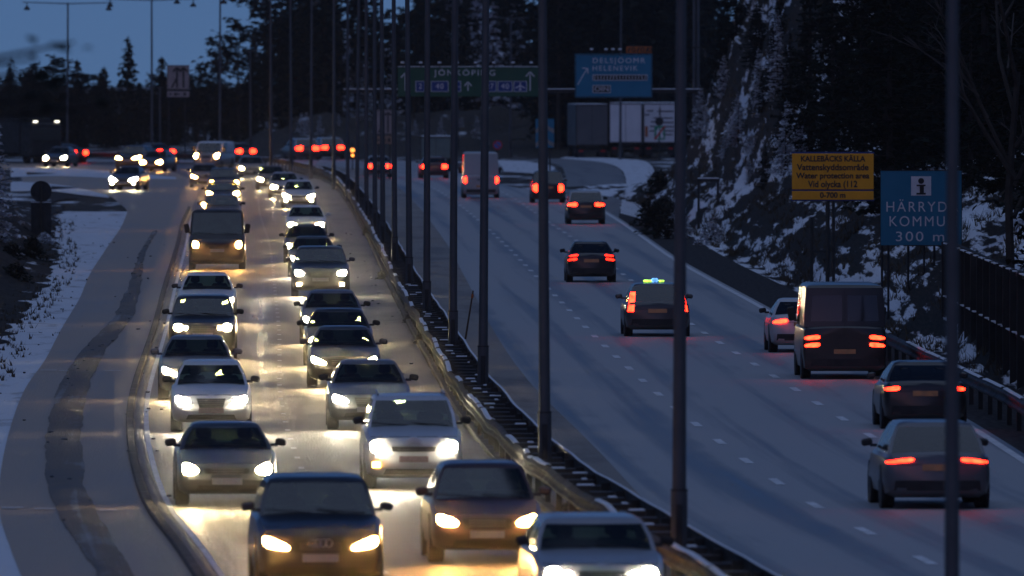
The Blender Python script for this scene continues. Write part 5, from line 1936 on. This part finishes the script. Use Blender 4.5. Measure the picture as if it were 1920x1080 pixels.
GU = "small snowy spruces on the far rise"
for i in range(16):
    px = 560 + i * 24 + rt.uniform(-10, 10)
    tree_at(rt.choice(far_w), px, rt.uniform(205, 258), rt.uniform(1020, 1060), "small snowy spruce on the snow bank behind the outbound road", GU, base=0.6, wide=rt.uniform(1.0, 1.7))
for px, top, lb in ((545, 200, "bare tree at the foot of the tall pines"), (690, 40, "bare twiggy tree behind the lower lane arrow board"), (1000, 20, "bare tree in the gap of sky right of the green sign"), (1050, 30, "bare tree just left of the blue exit sign")):
    tree_at(far_b[rt.randint(0, 1)], px, top, 1050, lb, base=0.5)
GT = "dark conifers behind the parked trailers"
for i in range(34):
    px = 1035 + i * 9.0 + rt.uniform(-8, 8)
    tree_at(rt.choice(far_s + far_p[:1]), px, rt.uniform(-150, 10), rt.uniform(1005, 1100), "dark conifer behind the parked trailers and exit sign", GT, base=0.0, wide=rt.uniform(0.8, 1.2))
# on the rock and hillside at the right
GR = "small snowy spruces clinging to the rock face"
for i in range(64):
    Y = rt.uniform(500, 655)
    o = rt.uniform(4.2, 9.5)
    p_ = hill_pt(Y, o)
    k = rt.uniform(0.12, 0.36)
    dk = i % 5 < 2
    (rt.choice(near_s) if dk else rt.choice(near_w)).place(p_.x, p_.y, p_.z - 0.1, rt.uniform(0, 6), (k * 1.2, k * 1.2, k), "small dark spruce rooted in the rock face" if dk else "small snowy spruce clinging to the rock face", "small dark spruces in the rock face" if dk else GR)
for i in range(12):
    Y = rt.uniform(560, 660)
    p_ = hill_pt(Y, rt.uniform(8.0, 11))
    k = rt.uniform(0.7, 1.1)
    rt.choice(near_w).place(p_.x, p_.y, p_.z - 0.2, rt.uniform(0, 6), k, "snow-laden spruce standing on top of the rock", "snow-laden spruces on top of the rock")
GH = "dark spruces crowding the hillside above the yellow and blue signs"
for i in range(78):
    Y = rt.uniform(330, 505)
    o = rt.uniform(6.2, 15) if Y < 420 else rt.uniform(5.0, 13)
    p_ = hill_pt(Y, o)
    k = rt.uniform(0.55, 1.15)
    rt.choice(near_s).place(p_.x, p_.y, p_.z - 0.3, rt.uniform(0, 6), (k * rt.uniform(0.8, 1.1), k * rt.uniform(0.8, 1.1), k), "dark spruce crowding the hillside above the slope signs", GH)
for i in range(14):
    Y = rt.uniform(255, 330)
    p_ = hill_pt(Y, rt.uniform(4.2, 8))
    k = rt.uniform(0.6, 1.0)
    rt.choice(near_s).place(p_.x, p_.y, p_.z - 0.3, rt.uniform(0, 6), k, "dark spruce rising behind the board fence", "dark spruces behind the board fence")
p_ = hill_pt(318, 3.4)
Proto("bare_tree", birch_mesh(11, 88), "bark_twig").place(p_.x, p_.y, p_.z, 0.4, 1.0, "bare tree with long pale boughs behind the board fence")

# shrubs
def shrub_mesh(R, h, seed, n=700, s=0.22):
    rnd = random.Random(seed)
    tr, cr = MB(), MB()
    for i in range(16):
        a, t = rnd.uniform(0, 6.28), rnd.uniform(0.2, 0.9)
        tr.tube([(0, 0, 0), (cos(a) * R * t * 0.5, sin(a) * R * t * 0.5, h * 0.5), (cos(a) * R * t, sin(a) * R * t, h * rnd.uniform(0.6, 1.05))], [0.025, 0.015, 0.006], 4)
    for i in range(n):
        a, u, v = rnd.uniform(0, 6.28), rnd.random() ** 0.5, rnd.random()
        rr = R * u * (1 - 0.55 * v) * (1 + 0.3 * noise.noise((a * 2, v * 3, seed)))
        clump(cr, Vector((cos(a) * rr, sin(a) * rr, h * v * (1.05 - 0.35 * u))), s * rnd.uniform(0.6, 1.2), rnd, 0.2, 1)
    return tr, cr


bush = [Proto("shrub", shrub_mesh(0.9, 1.4, s_), nn, "shrub") for s_, nn in ((3, "needle"), (4, "needle_snow"))]
GS = "dark shrubs beside the snowy exit ramp"
for px, py in ((1222, 408), (1240, 402), (1233, 424), (1252, 432), (1262, 415), (1246, 388), (1236, 372), (1258, 398)):
    Y = P(px, py + 16).y
    x = (px - CX) / F * Y
    k = rt.uniform(0.8, 1.25)
    bush[0].place(x, Y, hill_at(x, Y) - 0.05, rt.uniform(0, 6), (k, k, k * 0.9), "dark low shrub at the edge of the snowy exit ramp", GS)
for px, Y in ((1270, 540), (1335, 520), (1385, 590), (1412, 560)):
    x = (px - CX) / F * Y
    bush[1].place(x, Y, hill_at(x, Y) - 0.05, rt.uniform(0, 6), rt.uniform(0.6, 1.0), "snow-dusted shrub on the slope below the rock", "snow-dusted shrubs below the rock")
for px, py in ((1068, 968), (1092, 985), (688, 436), (716, 520), (792, 640), (770, 600)):
    p_ = P(px, py + 6)
    bush[0].place(p_.x, p_.y, 0.0, rt.uniform(0, 6), (0.30, 0.30, rt.uniform(0.22, 0.38)), "little dead bush poking up under the long guard rail", "dead bushes under the guard rail")
# left bank: snowy spruce at the frame edge and low growth
p_ = PY(-8, 300, 470)
near_w[0].place(p_.x, 470, 0.0, 1.0, (0.74, 0.74, 0.62), "snow-covered spruce at the left picture edge beside the round sign back")
GL = "dark low bushes on the left bank"
for i in range(30):
    Y = rt.uniform(335, 560)
    s_ = s_at_y(Y)
    dd = off(LB, s_) - rt.uniform(0.3, 4.5)
    p_ = at(s_, dd)
    k = rt.uniform(0.3, 0.75)
    sn_ = rt.random() < 0.3
    bush[1 if sn_ else 0].place(p_.x, p_.y, 0.35 * max(0, off(LB, s_) - dd - 0.8), rt.uniform(0, 6), (k, k, k * 0.8), "snow-flecked bush on the dark left bank" if sn_ else "dark low bush on the left bank", "snow-flecked bushes on the left bank" if sn_ else GL)
# foreground tree whose boughs reach into the picture from the left
fx = -6.6
r = empty("pine_tree", (fx, 98, 0)); tag(r, "out-of-focus pine boughs reaching in from the left picture edge", "tree")
rb = random.Random(9)
tr, cr = MB(), MB()
tr.tube([(0, 0, 0), (0.05, 0.02, 4), (0.0, 0.05, 8), (0.1, 0, 11)], [0.2, 0.17, 0.11, 0.03], 10)
for z0, z1, ln, az in ((7.4, 7.62, 3.05, 0.0), (7.35, 7.83, 3.2, 0.1), (7.1, 7.33, 3.4, -0.08), (7.2, 7.42, 3.15, 0.1), (7.5, 7.70, 2.95, 0.2), (7.3, 7.52, 3.1, -0.2), (8.3, 9.4, 2.0, 2.0), (9.2, 10.0, 1.6, 3.6), (8.0, 8.8, 2.4, 4.4), (6.0, 6.1, 2.4, 2.9), (5.2, 5.3, 2.5, 1.6)):
    a = Vector((0, 0, z0)); b = Vector((cos(az) * ln, sin(az) * ln, z1))
    m_ = a.lerp(b, 0.5) + Vector((0, 0, -0.08))
    tr.tube([a, m_, b], [0.05, 0.03, 0.01], 6)
    for i in range(26):
        u = rb.uniform(0.15, 1.02)
        p = a.lerp(m_, u * 2) if u < 0.5 else m_.lerp(b, u * 2 - 1)
        clump(cr, p + Vector((rb.gauss(0, 0.09), rb.gauss(0, 0.12), rb.gauss(0, 0.05))), rb.uniform(0.1, 0.2), rb, 0.1, 2)
tr.build("trunk", MT["bark"], r); cr.build("crown", MT["needle"], r)

# ------------------------------------------------------------------ dead grass on slope, bank and verge
def tufts(name, n, place, hmin, hmax, seed, mat="blade", spread=0.10, blades=6):
    rnd = random.Random(seed)
    mb = MB()
    for _ in range(n):
        p = place(rnd)
        if p is None:
            continue
        k = rnd.uniform(0.6, 1.2)
        for _ in range(blades):
            a = rnd.uniform(0, 6.28)
            b = p + Vector((cos(a), sin(a), 0)) * rnd.uniform(0, spread)
            h = rnd.uniform(hmin, hmax) * k
            t = Vector((rnd.gauss(0, 0.35), rnd.gauss(0, 0.35), 1)) * h
            w = Vector((cos(a + 1.5), sin(a + 1.5), 0)) * rnd.uniform(0.010, 0.026)
            mb.add([b - w, b + w, b + t], [(0, 1, 2)])
    return struct(mb.build(name, MT[mat]), "stuff")


def pl_slope(rnd):
    Y, o = rnd.uniform(300, 690), 1.9 + rnd.random() ** 1.2 * 6.5
    if noise.noise((o * 0.9, Y * 0.08, 3)) < -0.05:
        return None
    return hill_pt(Y, o) - Vector((0, 0, 0.03))


def pl_bank(rnd):
    Y = rnd.uniform(300, 600)
    s_ = s_at_y(Y)
    o = rnd.uniform(-0.8, 5)
    return at(s_, off(LB, s_) - o, 0.3 * max(0, o - 1.0))


def pl_verge(rnd):
    Y = rnd.uniform(240, 620)
    s_ = s_at_y(Y)
    a, b = off(LB, s_), off(SL, s_)
    if noise.noise((a * 0.9, Y * 0.06, 3)) < 0.0:
        return None
    return at(s_, a + (b - a) * rnd.random() ** 2.2, 0.0)


tufts("slope_grass", 5200, pl_slope, 0.12, 0.42, 3)
tufts("bank_grass", 1500, pl_bank, 0.06, 0.22, 4)
tufts("verge_grass", 130, pl_verge, 0.03, 0.09, 5, blades=4)


# loose clods of dirty snow on the road edges
def clods(name, n, place, seed, mat):
    rnd = random.Random(seed)
    mb = MB()
    for _ in range(n):
        p = place(rnd)
        r_ = rnd.uniform(0.012, 0.04)
        M3 = Matrix.Rotation(rnd.uniform(0, 6), 3, "Z")
        mb.box(p + Vector((0, 0, r_ * 0.5)), (r_ * 2.2, r_ * rnd.uniform(1.5, 4), r_ * rnd.uniform(0.8, 1.5)), M3, bev=r_ * 0.45)
    return struct(mb.build(name, MT[mat], smooth=50), "stuff")


def cl_place(rnd):
    Y = rnd.uniform(175, 560)
    s_ = s_at_y(Y)
    w = rnd.random()
    if w < 0.35:
        d = off(STL, s_) + (off(STR, s_) - off(STL, s_)) * rnd.random()
    elif w < 0.6:
        d = off(LK, s_) + rnd.gauss(0, 0.18)
    else:
        d = -0.15 - abs(rnd.gauss(0, 0.45))
    return at(s_, d, 0.03)


clods("snow_clods", 200, cl_place, 8, "trailer_grey")
clods("dark_clods", 45, lambda rnd: at(s_at_y(rnd.uniform(190, 560)), off(SL, s_at_y(300)) + rnd.uniform(-1.5, 3.5), 0.02), 9, "interior")

# ------------------------------------------------------------------ air, sky, light
HAZE, HALO_SPRAY = 0.00006, 0.0020


def air(mb, density, g, col):
    o = mb.build("air_volume", MT["snow"])  # serves the haze box and the spray added for lamp halos
    o["kind"] = "stuff"
    m = bpy.data.materials.new("winter_air")
    m.use_nodes = True
    nt = m.node_tree
    nt.nodes.clear()
    out = nt.nodes.new("ShaderNodeOutputMaterial")
    pv = nt.nodes.new("ShaderNodeVolumePrincipled")
    pv.inputs["Color"].default_value = c4(col)
    pv.inputs["Density"].default_value = density
    pv.inputs["Anisotropy"].default_value = g
    nt.links.new(pv.outputs[0], out.inputs["Volume"])
    o.data.materials.clear()
    o.data.materials.append(m)
    return o


if HAZE > 0:
    hz = MB()
    hz.box((0, 600, 9.5), (500, 1400, 26))
    air(hz, HAZE, 0.3, (0.92, 0.92, 0.92))
if HALO_SPRAY > 0:  # low spray veil added over the oncoming carriageway to give headlights halos
    hz = MB()
    vs, fs = [], []
    n = int(s_at_y(800) / 8)
    for i in range(n + 1):
        s_ = 5 + i * 8.0
        for d_, z_ in ((off(LK, s_) - 0.5, -0.3), (0.1, -0.3), (0.1, 1.02), (off(LK, s_) - 0.5, 1.02)):
            vs.append(at(s_, d_, z_))
    for i in range(n):
        for j in range(4):
            k_ = (j + 1) % 4
            fs.append((i * 4 + j, i * 4 + k_, i * 4 + 4 + k_, i * 4 + 4 + j))
    fs += [(3, 2, 1, 0), (n * 4, n * 4 + 1, n * 4 + 2, n * 4 + 3)]
    hz.add(vs, fs)
    recalc(air(hz, HALO_SPRAY, 0.80, (0.95, 0.93, 0.9)))

w = bpy.data.worlds.new("World")
S.world = w
w.use_nodes = True
nt = w.node_tree
bg = nt.nodes["Background"]
sky = nt.nodes.new("ShaderNodeTexSky")
sky.sky_type = "NISHITA"
sky.sun_disc = False
sky.sun_elevation = radians(3.0)
sky.sun_rotation = radians(190)
sky.air_density = 1.0
sky.dust_density = 0.6
sky.ozone_density = 5.0
tc = nt.nodes.new("ShaderNodeTexCoord")
av = nt.nodes.new("ShaderNodeVectorMath")
av.operation = "ADD"
av.inputs[1].default_value = (0, 0, 0.16)
nt.links.new(tc.outputs["Generated"], av.inputs[0])
nt.links.new(av.outputs[0], sky.inputs[0])
tint = nt.nodes.new("ShaderNodeMix")
tint.data_type = "RGBA"
tint.blend_type = "MULTIPLY"
tint.inputs["Factor"].default_value = 1.0
tint.inputs["B"].default_value = (2.8, 1.26, 1.24, 1)
nt.links.new(sky.outputs[0], tint.inputs["A"])
nt.links.new(tint.outputs["Result"], bg.inputs["Color"])
bg.inputs["Strength"].default_value = 0.12
sun_d = bpy.data.lights.new("sun", "SUN")
sun_d.energy = 0.5
sun_d.angle = radians(70)
sun_d.color = (0.50, 0.65, 1.0)
sun = bpy.data.objects.new("sun", sun_d)
C.objects.link(sun)
sun.rotation_euler = (radians(13), 0, radians(-15))

S.view_settings.view_transform = "Standard"
S.view_settings.look = "None"
S.view_settings.exposure = 0.0
S.view_settings.gamma = 1.0
S.cycles.use_denoising = True
S.cycles.max_bounces = 6
S.cycles.diffuse_bounces = 2
S.cycles.glossy_bounces = 3
S.cycles.transmission_bounces = 4
S.cycles.transparent_max_bounces = 16
S.cycles.volume_bounces = 0
S.cycles.sample_clamp_indirect = 4.0
S.cycles.caustics_reflective = False
S.cycles.caustics_refractive = False
